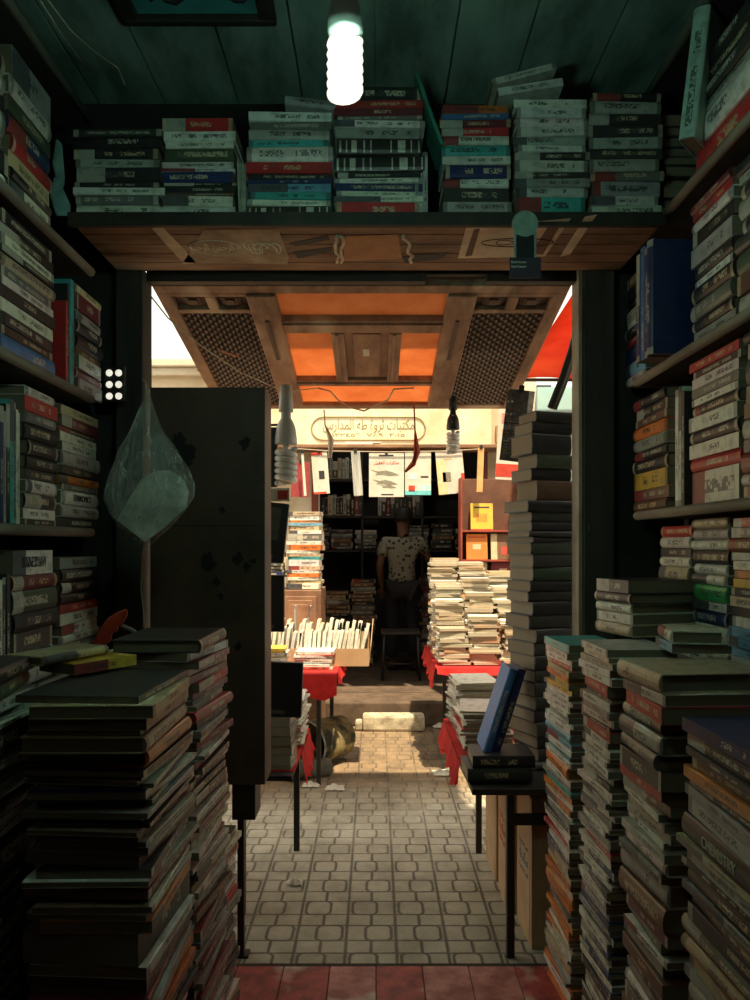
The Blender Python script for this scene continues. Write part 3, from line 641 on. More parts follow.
stack('white magazine pile over the red fringe, bag side', GQ, -.33, 3.52, 178, .28, .18, 'w2 s1 w2 w2 l1 w2 w3', .005, .585, ztop=.80, fill='wwws', ft=(.006, .012), jx=.016, jy=6, hard=False)

# --- shop across the lane
GS = 'books inside the shop across the lane'
for si, (zs, hh) in enumerate(((2.26, .26), (1.84, .27))):
    for bi, x0 in enumerate((-.75, -.15, .55)):
        spec = ' '.join('%s%d:%d' % (rnd.choice('kkdgdkscmn'), rnd.randint(30, 60), rnd.randint(200, 255)) for _ in range(11))
        upright('%s bay of the %s dim shelf across the lane' % (('first', 'middle', 'last')[bi], ('upper', 'second')[si]), GS, x0, 8.62, 90, zs, spec, .001, .16)
for bi, x0 in enumerate((-.65, -.38, -.1, .5, .78, 1.05)):
    stack('%s pile on the lowest dim shelf across the lane' % ('first', 'second', 'third', 'fourth', 'fifth', 'last')[bi], GS, x0, 8.62, 90, .24, .18, '', 1, 1.45, ztop=1.45+rnd.uniform(.22, .3), fill='kdgsgdB', ft=(.03, .06), jx=.01)
for bi, (x0, y0_, zt_) in enumerate(((-.72, 8.2, 1.05), (-.42, 8.1, 1.0), (-.13, 8.05, 1.13), (.62, 8.1, 1.2), (.92, 8.0, 1.3))):
    stack('%s tall floor pile in the shop across' % ('first', 'second', 'third', 'fourth', 'last')[bi], GS, x0, y0_, 90, .25, .2, '', 1, .205, ztop=zt_, fill='cBBgskB', ft=(.03, .055), jx=.02, jy=6)

# ================================================================== FURNITURE AND FITTINGS
# roof edge and the outer face of the shop
struct('roof', MB().box(-3.2, 3.2, 2.92, 3.05, 3.05, 3.5).box(-1.4, 1.4, -1.35, 2.95, CEIL+.2, 3.5), dark_wall)
struct('wall_outside', MB().box(-3.2, -1.25, 2.84, 2.95, 0, 3.1).box(1.25, 3.2, 2.84, 2.95, 0, 3.1), plaster)

# propped mashrabiya shutter over the lane
SL = 1.274; S0 = Vector((0, 2.87, 2.508)); ang = math.atan2(-.192, .981)
SM = Matrix.Translation(S0) @ Matrix.Rotation(ang, 4, 'X')
shut = empty('lattice_shutter', None, 'carved wooden lattice shutter with orange panes propped out over the lane', 'shutter', M=SM)
T = .035
def V(py):
    k = CY-py; return (757.5-2.85*k)/(.981*k+144)
def sb(mb, x0, x1, v0, v1, z0=-T/2, z1=T/2, m=0): mb.box(x0, x1, v0, v1, z0, z1, m)
fr = MB()
sb(fr, -.855, .752, 0, .06); sb(fr, -.855, -.80, .06, SL); sb(fr, .697, .752, .06, SL)
sb(fr, -.80, .697, SL-.055, SL)
fr.build('frame', wood_sh, shut, .004)
for X0 in (-.505, .285):
    m_ = MB(); sb(m_, X0, X0+.115, .06, SL-.055, -T/2-.012, T/2); m_.build('stile', wood_sh, shut, .005)
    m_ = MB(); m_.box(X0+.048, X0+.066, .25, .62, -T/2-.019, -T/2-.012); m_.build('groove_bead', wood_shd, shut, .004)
for v0, v1 in ((V(314), V(314)+.11), (V(375), V(375)+.07)):
    m_ = MB(); sb(m_, -.39, .285, v0, v1, -T/2-.006, T/2); sb(m_, -.39, .285, v0+.02, v0+.035, -T/2-.014, -T/2-.006); m_.build('rail', wood_sh, shut, .004)
for X0 in (-.19, .06):
    m_ = MB(); sb(m_, X0, X0+.055, V(314)+.11, V(375), -T/2-.010, T/2); sb(m_, X0+.018, X0+.03, V(314)+.11, V(375), -T/2-.017, -T/2-.010); m_.build('mullion', wood_sh, shut, .004)
m_ = MB(); sb(m_, -.135, .06, V(314)+.11, V(375), -.006, .006); sb(m_, -.10, .025, V(314)+.14, V(375)-.03, -.012, -.006); m_.build('centre_panel', wood_sh, shut, .003)
m_ = MB(); sb(m_, -.055, -.025, V(345), V(352), -.0135, -.012); m_.build('paper_sticker', paper, shut)
for X0, X1, v0, v1 in ((-.39, .285, .06, V(314)), (-.39, -.19, V(314)+.11, V(375)), (.115, .285, V(314)+.11, V(375)), (-.39, .285, V(375)+.07, SL-.055)):
    m_ = MB(); sb(m_, X0, X1, v0, v1, .004, .007); m_.build('orange_pane', orange_sheet, shut)
for side, (xa, xb) in enumerate(((-.80, -.505), (.40, .697))):
    w = (xb-xa)
    m_ = MB(); sb(m_, xa, xb, .06, .085); sb(m_, xa, xb, .185, .215); sb(m_, xa+w/2-.02, xa+w/2+.02, .085, .185); m_.build('coffer_rail', wood_sh, shut, .003)
    for q in range(2):
        xc = xa+w*(.25+.5*q); hw = w/4-.02; m_ = MB()
        for st in range(4):
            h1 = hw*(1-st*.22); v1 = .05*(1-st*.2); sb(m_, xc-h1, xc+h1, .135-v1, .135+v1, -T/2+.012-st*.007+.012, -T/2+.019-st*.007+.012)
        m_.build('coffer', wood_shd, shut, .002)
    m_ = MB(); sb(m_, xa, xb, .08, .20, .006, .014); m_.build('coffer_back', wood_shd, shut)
    # turned lattice: two layers of spindles with beads
    m_ = MB(); nx = 15; x0_, x1_, v0, v1 = xa, xb, .215, SL-.055
    for i in range(nx):
        X = x0_+(i+.5)*(x1_-x0_)/nx; m_.box(X-.0058, X+.0058, v0, v1, -.006, .004)
    nv = 42
    for j in range(nv):
        v = v0+(j+.5)*(v1-v0)/nv; m_.box(x0_, x1_, v-.0072, v+.0072, -.002, .008)
        for i in range(nx):
            X = x0_+(i+.5)*(x1_-x0_)/nx
            a = .0095; m_.add([(X-a, v, -.006), (X+a, v, -.006), (X, v-a, -.006), (X, v+a, -.006), (X, v, -.017), (X, v, .004)], [(0, 2, 4), (2, 1, 4), (1, 3, 4), (3, 0, 4), (2, 0, 5), (1, 2, 5), (3, 1, 5), (0, 3, 5)], 1 if (i+j) % 2 == 0 else 0)
    m_.build('lattice', [mat('lattice_spindle', (.035, .02, .014), None, 10, .6, 0), mat('lit_lattice_bead', (.46, .28, .18), (.30, .17, .10), 10, .5, 0)], shut)  # beads paler than the spindles: the light on them is in the colour
    if side == 0:
        m_ = MB()
        for q in range(5): m_.box(-.71+q*.012, -.69+q*.016, .55+q*.013, .556+q*.013, -.0215, -.0195)
        m_.build('orange_scrap', mat('orange_tape', (.6, .22, .08), None, 10, .7, 0), shut)
# head timber between shelf and shutter
struct('trim_4', MB().box(-1.2, 1.15, 2.80, 2.84, 2.535, 2.62).box(-.858, .19, 2.815, 2.86, 2.49, 2.535).box(.42, .757, 2.815, 2.86, 2.49, 2.535).box(.19, .42, 2.815, 2.86, 2.515, 2.535), wood_dark, bevel=.003)
# stay rods
for X0, X1, lab in ((.70, .80, 'thin dark stay rod holding the shutter by the newspaper'),):
    tag(MB().tube([(X0, 3.95, 2.24), (X1, 3.55, 2.02)], .006, 8).build('stay_rod', metal_d), lab, 'rod')

# metal door leaf standing in the doorway
le = empty('metal_door_leaf', ((150-CX)*2.7/F, 2.70, .636), 'tall rust-brown metal door leaf with dark stains standing in the doorway', 'door leaf')
w_, h_ = .414, 1.432
sheet = MB().box(0, w_, 0, .035, 0, h_).build('sheet', leaf_m, le, .003)
mb = MB().box(w_-.012, w_, .035, .16, 0, h_).box(0, .012, .035, .16, 0, h_).box(.012, w_-.012, .035, .16, 0, .012).box(.012, w_-.012, .035, .16, h_-.012, h_); mb.build('folded_rim', leaf_m, le, .002)
def blot(cx, cy, r, seed, n=18):
    q = random.Random(seed); return [(cx+r*(1+.45*q.uniform(-1, 1))*math.cos(2*math.pi*i/n), cy+r*1.0*(1+.45*q.uniform(-1, 1))*math.sin(2*math.pi*i/n)) for i in range(n)]
def lf(px, py): return ((px-150)*2.7/F, (785-py)*2.7/F)
mb = MB(); RX = Matrix.Rotation(R(90), 4, 'X')
for (px, py, r) in ((208, 562, .028), (216, 582, .013), (221, 596, .012), (239, 558, .02), (247, 567, .014), (253, 561, .010), (239, 646, .014), (186, 452, .038), (178, 440, .022), (245, 444, .02), (222, 510, .012)):
    x_, z_ = lf(px, py); MB().prism(blot(x_, z_, r, px), .0003, .0012, 0, RX).build('dark_stain', mat('tar_stain', (.006, .005, .004), None, 20, .7, .1), sheet)
MB().box(.003, w_-.02, -.0022, 0, .93, .936).build('seam', metal_d, le)
# stand under it
st = empty('leaf_stand', (-.49, 2.745, 0), 'dark metal stand whose single leg rises under the metal door leaf', 'stand')
MB().box(-.012, .012, -.012, .012, 0, .50).build('leg', metal_d, st, .002)
MB().box(-.03, .055, -.02, .11, .50, .632).build('bracket', metal_d, st, .003)
MB().box(-.03, .03, -.025, .025, 0, .008).build('foot', metal_d, st)

# stall tables -------------------------------------------------------
def table(name, x0, x1, y0, y1, zt, legs, label, stretch=None, poly=None):
    t = empty(name, ((x0+x1)/2, (y0+y1)/2, 0), label, 'table')
    cx, cy = (x0+x1)/2, (y0+y1)/2
    (MB().prism([(a-cx, b-cy) for a, b in poly], zt-.022, zt) if poly else MB().box(x0-cx, x1-cx, y0-cy, y1-cy, zt-.022, zt)).build('tabletop', wood_dark, t, .003)
    for lx, ly in legs:
        MB().box(lx-.014-cx, lx+.014-cx, ly-.014-cy, ly+.014-cy, 0, zt-.022).build('leg', metal_d, t, .002)
    if stretch:
        for s in stretch: MB().box(*[a-b for a, b in zip(s, (cx, cx, cy, cy, 0, 0))]).build('stretcher', metal_d, t, .002)
    return t
table('stall_table', -1.15, -.33, 2.98, 3.75, .583, [(-.385, 3.69), (-1.1, 3.69), (-1.1, 3.05), (-.54, 3.05)], 'near stall table on the bag side, partly behind the metal door leaf')
table('stall_table', -1.15, -.24, 4.64, 5.52, .70, [(-.352, 4.69), (-1.1, 4.69), (-.315, 5.46), (-1.1, 5.46)], 'stall table carrying the booklet box and red cloth')
table('stall_table', .35, 1.05, 2.70, 3.80, .62, [(.493, 2.735), (.506, 3.66), (.73, 2.735), (1.0, 3.66)], 'near stall table carrying the tall hardback tower', stretch=[(.507, .716, 2.725, 2.745, .48, .52)], poly=[(.35, 2.70), (.752, 2.70), (.752, 2.96), (1.05, 2.96), (1.05, 3.80), (.35, 3.80)])
table('stall_table', .41, 1.25, 4.86, 6.0, .70, [(.50, 4.89), (1.2, 4.89), (.55, 5.95), (1.2, 5.95)], 'far stall table carrying sunlit pale paperbacks')
# cloths with a real thickness: wavy drop
def cloth(name, x0, x1, y0, y1, zt, drops, label, seed=1):
    q = random.Random(seed); nx, nd = 24, 6; mb = MB()
    mb.box(x0, x1, y0, y1, zt, zt+.0035)
    for side, a, b, h in drops:          # side: 'f' front edge, 'l' / 'r' edges at x
        vs = []
        for i in range(nx+1):
            t = i/nx; hh = h*(.75+.35*noise.noise(Vector((t*4, seed, 0)))+.1*math.sin(t*19+seed))
            for j in range(nd+1):
                s = j/nd; wv = .018*s*math.sin(t*22+seed)+.012*s*math.sin(t*47)
                z_ = zt+.0035-hh*s
                if side == 'f': vs.append((a+(b-a)*t, y0-.004-abs(wv)-.006*s, z_))
                elif side == 'r': vs.append((x1+.004+abs(wv)+.006*s, a+(b-a)*t, z_))
                else: vs.append((x0-.004-abs(wv)-.006*s, a+(b-a)*t, z_))
        fs = [(i*(nd+1)+j, (i+1)*(nd+1)+j, (i+1)*(nd+1)+j+1, i*(nd+1)+j+1) for i in range(nx) for j in range(nd)]
        mb.add(vs, fs, 0, None, True)
    return tag(mb.build(name, redcloth), label, 'tablecloth', 'red cloths on the stall tables')
cloth('tablecloth', -1.13, -.235, 4.62, 5.50, .7005, [('f', -1.1, -.235, .17), ('r', 4.63, 5.4, .10)], 'bright red cloth hanging under the booklet box', 3)
cloth('tablecloth', .395, 1.24, 4.84, 5.98, .7005, [('f', .40, 1.2, .05), ('l', 4.85, 5.9, .15)], 'red cloth under the sunlit pale paperbacks', 5)
cloth('tablecloth', -1.1, -.325, 3.03, 3.74, .5832, [('r', 3.28, 3.7, .17)], 'red cloth with ragged fringe on the near bag-side table', 8)
cloth('tablecloth', .345, 1.03, 2.95, 3.79, .6205, [('l', 3.0, 3.75, .14)], 'red cloth under the pale magazines beside the leaning blue book', 11)

# booklet box
bx = empty('booklet_box', (-.40, 5.06, .7045), 'open cardboard box full of white booklets standing on the red cloth', 'box')
mb = MB().box(-.36, .36, -.14, -.136, 0, .115).box(-.36, .36, .20, .204, 0, .19).box(-.36, -.356, -.136, .20, 0, .15).box(-.356, .356, -.136, .20, 0, .004)
mb.build('box_body', card, bx)
mb = MB().add([(.356, -.136, .0), (.356, .20, .0), (.385, .20, .28), (.37, -.136, .13), (.360, -.136, .0), (.360, .20, .0), (.389, .20, .28), (.374, -.136, .13)], [(0, 1, 2, 3), (7, 6, 5, 4), (0, 4, 5, 1), (1, 5, 6, 2), (2, 6, 7, 3), (3, 7, 4, 0)])
mb.build('end_flap', card, bx)
bxm = Vector((-.40, 5.06, .7045))
for r_ in range(2):
    for i in range(21):
        h = .215+rnd.uniform(-.015, .025)+.045*r_; lean = rnd.uniform(3, 13)
        M = Matrix.Translation(bxm+Vector((-.325+i*.0305+r_*.01, -.125+.165*r_, .012)) ) @ Matrix.Rotation(R(lean), 4, 'Y') @ Matrix.Translation((0, 0, h/2)) @ Matrix.Rotation(R(90), 4, 'Z') @ Matrix.Rotation(R(90), 4, 'X')
        b_ = add_book(M, h, .14, .021, 'w', '', ('w', 'white booklet, %s along the %s row of the cardboard box' % (['first','second','third','fourth','fifth','sixth','seventh','eighth','ninth','tenth','eleventh','twelfth','thirteenth','fourteenth','fifteenth','sixteenth','seventeenth','eighteenth','nineteenth','twentieth','last'][i], ('front', 'rear')[r_])), 'booklets in the cardboard box', False, noun='booklet', plain=True)
for i in range(3):
    M = Matrix.Translation(bxm+Vector((-.22+i*.07, .06, .03+.11))) @ Matrix.Rotation(R(-8+i*8), 4, 'Y') @ Matrix.Translation((0, 0, .09)) @ Matrix.Rotation(R(90), 4, 'Z') @ Matrix.Rotation(R(90), 4, 'X')
    add_book(M, .30, .10, .006, 's', '', ('w', 'thin booklet sticking up out of the cardboard box, %s' % ('toward the cabinet', 'in the middle', 'nearest the flap')[i]), 'booklets in the cardboard box', False, noun='booklet')

# carved cabinet on the bag side
cb = empty('carved_cabinet', (-.72, 5.85, 0), 'brown carved wooden cabinet under the sunlit paperback tower', 'cabinet')
MB().box(-.30, .32, -.28, .22, 0, 1.165).build('body', mat('cabinet_wood', (.28, .15, .08), (.14, .07, .04), 8, .6, .2), cb, .005)
for X in (-.14, .165):
    mb = MB()
    for k in range(3): mb.box(X-.12+k*.03, X+.12-k*.03, -.29-k*.006, -.28-k*.006, .80+k*.03, 1.12-k*.03)
    mb.build('door', mat('cabinet_door', (.34, .19, .10), (.2, .1, .06), 8, .6, .2), cb, .004)
# face-out display rack, tower side
rk = empty('display_rack', (.93, 6.15, 0), 'brown display rack holding face-out books beside the shop opening', 'rack')
MB().box(-.22, .30, .09, .11, 0, 2.05).build('back_panel', mat('rack_wood', (.16, .07, .04), None, 8, .7, .2), rk, .003)
for z_ in (1.15, 1.38, 1.62): MB().box(-.22, .30, -.06, .09, z_-.015, z_).build('ledge', mat('rack_red', (.35, .06, .03), None, 8, .7, .2), rk, .002)
for X in (-.235, .30): MB().box(X, X+.015, -.06, .11, 0, 2.05).build('side', MATS['rack_red'], rk, .002)
def faceout(X, Y, z, w, h, key, label, art=None, tk=.02, tilt=8):
    M = Matrix.Translation((X, Y, z)) @ Matrix.Rotation(R(-tilt), 4, 'X')
    r = empty('display_book', None, label, 'book', 'face-out books on the display rack', M=M)
    g = MB().box(-w/2, w/2, 0, tk, 0, h); cv = g.build('cover', mat('cover_'+key, PAL[key], tuple(c*.75 for c in PAL[key]), 12, .45, .05), r, .001)
    MB().box(-w/2+.002, w/2+.0012, .003, tk-.003, .003, h-.002).build('pages', paper, r)
    if art:
        for (x0, x1, z0, z1, mm) in art: MB().box(x0*w, x1*w, -.0008, .0002, z0*h, z1*h).build('cover_print', mm, cv)
    return r
faceout(.87, 6.10, 1.622, .18, .22, 'y', 'golden yellow book face out, topmost on the display rack', [(-.35, .35, .82, .88, ink_dark), (-.25, .25, .3, .62, mat('amber', (.75, .3, .04), None, 10, .6, 0)), (-.5, .5, 0, .04, ink_red)])
faceout(.83, 6.10, 1.382, .17, .21, 'o', 'orange-red book face out with round emblem, middle ledge', [(-.2, .2, .4, .6, ink_tan), (-.4, .4, .85, .9, ink_red)])
faceout(1.03, 6.10, 1.382, .17, .21, 'B', 'brown book face out, middle ledge beside the orange-red one', [(-.5, -.2, 0, 1, ink_tan), (0, .4, .2, .5, ink_red)])
faceout(.83, 6.10, 1.152, .17, .21, 'c', 'cream book face out with reddish picture, low ledge', [(-.42, .2, .08, .55, mat('rust_print', (.45, .16, .09), (.6, .3, .2), 25, .6, 0)), (-.35, .3, .7, .74, ink_dark)])
faceout(1.03, 6.10, 1.152, .16, .21, 'm', 'dark maroon book face out, low ledge beside the cream one', [(-.1, .3, .55, .75, ink_tan), (-.2, .35, .15, .35, ink_tan)])

# black display panels hanging past the door leaf
def panel(px0, px1, py0, py1, Y, label, rot=0, print_=False):
    c = P((px0+px1)/2, (py0+py1)/2, Y); w, h = (px1-px0)*Y/F, (py1-py0)*Y/F
    r = empty('hanging_folder', None, label, 'folder', 'black folders hanging beside the door leaf', M=Matrix.Translation(c) @ Matrix.Rotation(R(rot), 4, 'Y'))
    cv = MB().box(-w/2, w/2, 0, .03, -h/2, h/2).build('cover', black_pl, r, .003)
    MB().box(-w/2+.004, w/2-.003, .004, .026, -h/2+.003, h/2-.003).build('pages', paper, r)
    if print_: MB().box(-w*.38, w*.30, -.001, .0, -h*.12, h*.42).build('faded_print', mat('faded_print', (.13, .13, .10), (.07, .07, .05), 40, .7, 0), cv)
    MB().box(-w*.3, w*.2, -.001, .0, -h*.44, -h*.37).build('label_strip', mat('grey_label', (.16, .15, .12), None, 30, .7, 0), cv)
    return r
panel(246, 277, 427, 487, 3.3, 'plain black folder hanging highest beside the door leaf')
panel(250, 286, 502, 562, 3.2, 'black folder with faded print hanging tilted beside the door leaf', 6, True)
panel(250, 284, 575, 632, 3.35, 'plain black folder hanging third down beside the door leaf')
panel(246, 302, 662, 717, 3.05, 'wide black folder hanging lowest beside the door leaf', 2)
# hanging rail for the folders
tag(MB().tube([P(246, 425, 3.42), P(288, 425, 3.42)], .006).tube([P(262, 425, 3.42), P(262, 400, 3.45)], .003).tube([P(262, 740, 3.42), P(262, 425, 3.42)], .003).build('hanging_rail', metal_d), 'dark thin rail from which the black folders hang', 'rail')
# small box with picture over them
pk = tag(MB().box(0, .10, 0, .03, 0, .055, 0, Matrix.Translation(P(266, 501, 3.22))).build('picture_card_box', paper, None, .002), 'small cream card box with red picture above the tilted folder', 'box')
MB().box(.05, .092, -.001, 0, .008, .045, 0, Matrix.Translation(P(266, 501, 3.22))).build('red_picture', ink_red, pk)

# hanging magazines across the lane, clipped on a string
ST = 6.3
tag(MB().tube([P(285, 448, ST-.02), P(330, 451, ST-.02), P(390, 452, ST-.02), P(450, 451, ST-.02), P(480, 449, ST-.02)], .004).build('display_string', string_m), 'long string stretched under the sign holding hanging magazines', 'string')
def hang(px0, px1, py0, py1, Y, label, rot=0, base=None, art=(), tk=.006, yaw=0, name='hanging_magazine'):
    c = P((px0+px1)/2, py0, Y); w, h = (px1-px0)*Y/F, (py1-py0)*Y/F
    r = empty(name, None, label, 'magazine', 'magazines hanging from the string', M=Matrix.Translation(c) @ Matrix.Rotation(R(rot), 4, 'Y') @ Matrix.Rotation(R(yaw), 4, 'Z'))
    pg_ = MB().box(-w/2, w/2, -tk/2, tk/2, -h, 0).build('pages', base or paper, r, .001)
    MB().box(-.012, .012, -tk/2-.006, tk/2+.006, -.012, .022).build('clip', black_pl, r, .002)
    for (x0, x1, z0, z1, mm) in art: MB().box(x0*w, x1*w, -tk/2-.0012, -tk/2, -h+z0*h, -h+z1*h).build('cover_print', mm, pg_)
    return r, w, h, tk
FR = Matrix.Rotation(R(90), 4, 'X')
r, w, h, tk = hang(369, 404, 453, 497, ST, 'white magazine with red title and pistol drawings hanging at centre', 0, None, [(-.22, .2, .925, .96, ink_dark), (-.15, .2, .04, .07, ink_dark)])
text(arab('مذكرات العقيل'), Matrix.Translation((0, -tk/2-.0015, -h*.22)) @ FR, w*.72, ink_red, r)
mb = MB()
for (cx, cy, s) in ((-.02, -.47, 1), (-.02, -.68, .9), (.06, -.77, .6)):
    mb.prism([(w*(cx+a*s), h*cy+b*s*.02) for a, b in ((-.42, 1.6), (-.2, .9), (0, 1.4), (.2, .6), (.38, -.6), (.1, -1.0), (-.1, -.4), (-.3, -.6), (-.25, .4))], .0, .0012, 0, Matrix.Translation((0, -tk/2-.0004, 0)) @ FR)
mb.build('cover_drawing', mat('grey_ink', (.16, .15, .12), (.3, .28, .2), 60, .7, 0), r)
hang(405, 431, 452, 495, ST, 'white magazine with turquoise artwork hanging beside the pistol one', 0, None, [(-.5, .5, 0, .10, ink_teal), (.0, .5, .1, .24, mat('pale_teal_ink', (.35, .68, .68), (.6, .75, .7), 30, .7, 0)), (-.36, -.12, .08, .22, ink_red), (-.36, -.05, .36, .50, MATS['pale_teal_ink']), (.1, .4, .40, .44, ink_dark)])
hang(435, 462, 450, 494, ST, 'white magazine with yellowish spine hanging last along the string', -5, None, [(-.5, -.18, .0, .8, mat('straw_print', (.62, .52, .26), (.75, .65, .4), 20, .7, 0)), (-.3, .0, .28, .5, mat('grey_ink', (.16, .15, .12))), (-.2, .1, .78, .83, ink_tan), (.38, .5, .3, .45, ink_red)])
hang(311, 327, 452, 494, ST, 'white magazine with red head and foot hanging near the spiral lamp', -4, None, [(-.5, .2, .92, 1, ink_red), (-.5, .3, 0, .05, ink_red), (-.1, .25, .35, .55, ink_dark)])
hang(292, 310, 462, 497, ST, 'maroon magazine hanging next to the spiral lamp', 2, mat('maroon_cover', (.34, .05, .05), (.24, .03, .03), 15, .5, 0))
hang(301, 303.5, 452, 496, ST-.1, 'narrow white folded sheet hanging before the maroon magazine', -4)
rr = hang(351, 360, 452, 496, ST, 'silvery rolled magazine hanging in plastic left of centre'.replace(' left of centre', ' next to the pistol one'), -4, mat('silver_wrap', (.60, .60, .55), (.2, .2, .18), 25, .25, .3, (1, 1, .1)), tk=.05)
hang(478, 484, 448, 492, ST-.25, 'orange narrow magazine hanging beside the display rack', 2, mat('orange_cover', (.75, .42, .18), (.6, .3, .1), 10, .6, 0), tk=.02)
r, w, h, tk = hang(499, 521, 408, 480, 5.0, 'pale poster with red print hanging beside the dark newspaper', 3, None, [(-.5, .5, .04, .22, ink_red), (-.3, .35, .5, .7, mat('pink_print', (.7, .38, .33), (.5, .12, .1), 20, .7, 0)), (-.35, .2, .78, .92, MATS['pink_print'])], name='hanging_poster')
tag(r, r['label'], 'poster')
r, w, h, tk = hang(508, 535, 390, 462, 3.6, 'dark dusty newspaper hanging at the shutter corner', 7, mat('dark_newsprint', (.10, .095, .085), (.035, .035, .04), 25, .85, .2, contrast=.8), [], name='hanging_newspaper')
tag(r, r['label'], 'newspaper')
mb = MB(); 
for k in range(14):
    for q in range(3):
        if rnd.random() < .8: mb.box(-w*.45+q*w*.3, -w*.45+q*w*.3+w*.25*rnd.uniform(.6, 1), -tk/2-.001, -tk/2, -h*(.42+k*.04), -h*(.42+k*.04)+h*.018)
mb.build('newsprint_lines', mat('faint_print', (.2, .19, .16), None, 30, .8, 0), r)
# red tassel cord
tag(MB().tube([P(414, 405, 3.8), P(415, 430, 3.8), P(417, 452, 3.8), P(413, 464, 3.8), P(405, 472, 3.8)], [.004, .004, .018, .014, .006], 8).build('red_tassel', mat('red_tassel', (.5, .10, .05), (.35, .05, .03), 30, .9, .2)), 'twisted red ribbon hanging from the shutter before the magazines', 'ribbon')
tag(MB().tube([P(324, 410, 4.0), P(325, 425, 4.0), P(331, 440, 4.0), P(330, 458, 4.0)], [.004, .004, .016, .010], 8).build('white_rag', paper), 'knotted white rag on a cord hanging under the shutter edge', 'rag')
# plaster-pale cord looping under the shutter edge
tag(MB().tube([P(318, 388, 3.85), P(330, 391, 3.9), P(338, 400, 3.95), P(349, 407, 4.0), P(364, 411, 4.0), P(376, 405, 4.0), P(388, 400, 3.95), P(394, 389, 3.85), P(414, 388, 3.85)], .0045).build('dangling_cord', string_m), 'pale cord dangling in a loop below the orange panes', 'cord')
tag(MB().tube([P(146, 290, 2.86), P(168, 318, 2.95), P(200, 345, 3.1), P(240, 372, 3.4), P(285, 392, 3.75), P(318, 388, 3.85)], .003).build('shutter_wire', string_m), 'thin wire running slantwise across the lattice from the post', 'wire')

# spiral lamps
def spiral(c, r, h, turns, tr):
    pts = []
    n = int(turns*16)
    for i in range(n+1):
        t = i/n; a = t*turns*2*math.pi; pts.append((c[0]+r*math.cos(a), c[1]+r*math.sin(a), c[2]+h*(.5-t)))
    return MB().tube(pts, tr, 8)
def lamp(c, k, label, tube_m, sock_m=None, cordtop=None):
    e = empty('spiral_lamp', c, label, 'lamp', 'spiral lamps')
    MB().lathe([(.012*k, .13*k), (.014*k, .10*k), (.022*k, .085*k), (.026*k, .075*k), (.030*k, .045*k), (.0305*k, .03*k), (.029*k, .028*k)], (0, 0, .02*k), 24).build('ballast', ceramic if sock_m is None else sock_m, e)
    MB().lathe([(.016*k, .19*k), (.018*k, .16*k), (.020*k, .13*k), (.020*k, .118*k)], (0, 0, .02*k), 20).build('socket', sock_m or metal_d, e)
    s = spiral((0, 0, -.012*k), .0235*k, .095*k, 5.6, .0085*k); s.build('glass_spiral', tube_m, e)
    MB().tube([(0, 0, .05*k), (0, 0, -.03*k)], .008*k, 8).build('inner_tube', tube_m, e)
    if cordtop: MB().tube([(0, 0, .205*k), (.003, .0, (cordtop-c[2])*.6), (0, 0, cordtop-c[2])], .004, 8).build('cord', metal_d, e)
    return e
lamp(BULB-Vector((0, 0, .012)), 1.0, 'lit spiral lamp glowing under the ceiling planks', lit, None, CEIL)
lamp(P(286, 462, 3.3), 1.6, 'unlit white spiral lamp hanging beside the metal door leaf', glass_off, white_pl, P(286, 405, 3.6).z)
lamp(P(453, 440, 3.95), 1.15, 'unlit spiral lamp with black socket hanging before the sign', glass_off, black_pl, P(453, 404, 4.0).z)

# framed calligraphy fixed to the ceiling
def ceil_frame(x0, x1, y0, y1, label):
    e = empty('ceiling_frame', ((x0+x1)/2, (y0+y1)/2, CEIL), label, 'framed picture'); w, d = (x1-x0)/2, (y1-y0)/2
    MB().box(-w, w, -d, d, -.012, -.001).build('picture', mat('teal_picture', (.10, .42, .42), (.05, .2, .22), 5, .4, 0), e)
    mb = MB().box(-w-.05, w+.05, -d-.03, -d, -.035, -.001).box(-w-.05, w+.05, d, d+.03, -.035, -.001).box(-w-.05, -w, -d, d, -.035, -.001).box(w, w+.05, -d, d, -.035, -.001)
    mb.build('frame', wood_dark, e, .006)
    mb = MB()
    for q in range(3): mb.tube([(-w*.8+w*1.5*t+.02*q, -d*.2+d*.9*math.sin(t*5+q*1.7), -.016) for t in [i/12 for i in range(13)]], [.004+.010*math.sin(i/12*3.1) for i in range(13)], 6)
    mb.build('brush_stroke', ink_dark, e)
ceil_frame(-.74, -.36, 1.95, 2.34, 'dark framed picture with black brushwork on the ceiling planks')
ceil_frame(.25, .68, 1.80, 2.17, 'second dark framed picture on the ceiling over the passage')
# ceiling wires
tag(MB().tube([P(48, 0, 1.9), P(70, 30, 2.05), P(95, 52, 2.25), P(118, 68, 2.4), P(125, 85, 2.42)], .0022).build('ceiling_wire', string_m), 'thin pale wire sagging from the ceiling above the bag-side shelves', 'wire')
tag(MB().tube([P(40, 0, 1.9), P(62, 35, 2.05), P(90, 72, 2.3)], .0018).build('ceiling_wire', string_m), 'thinner straight wire beside the sagging one', 'wire')

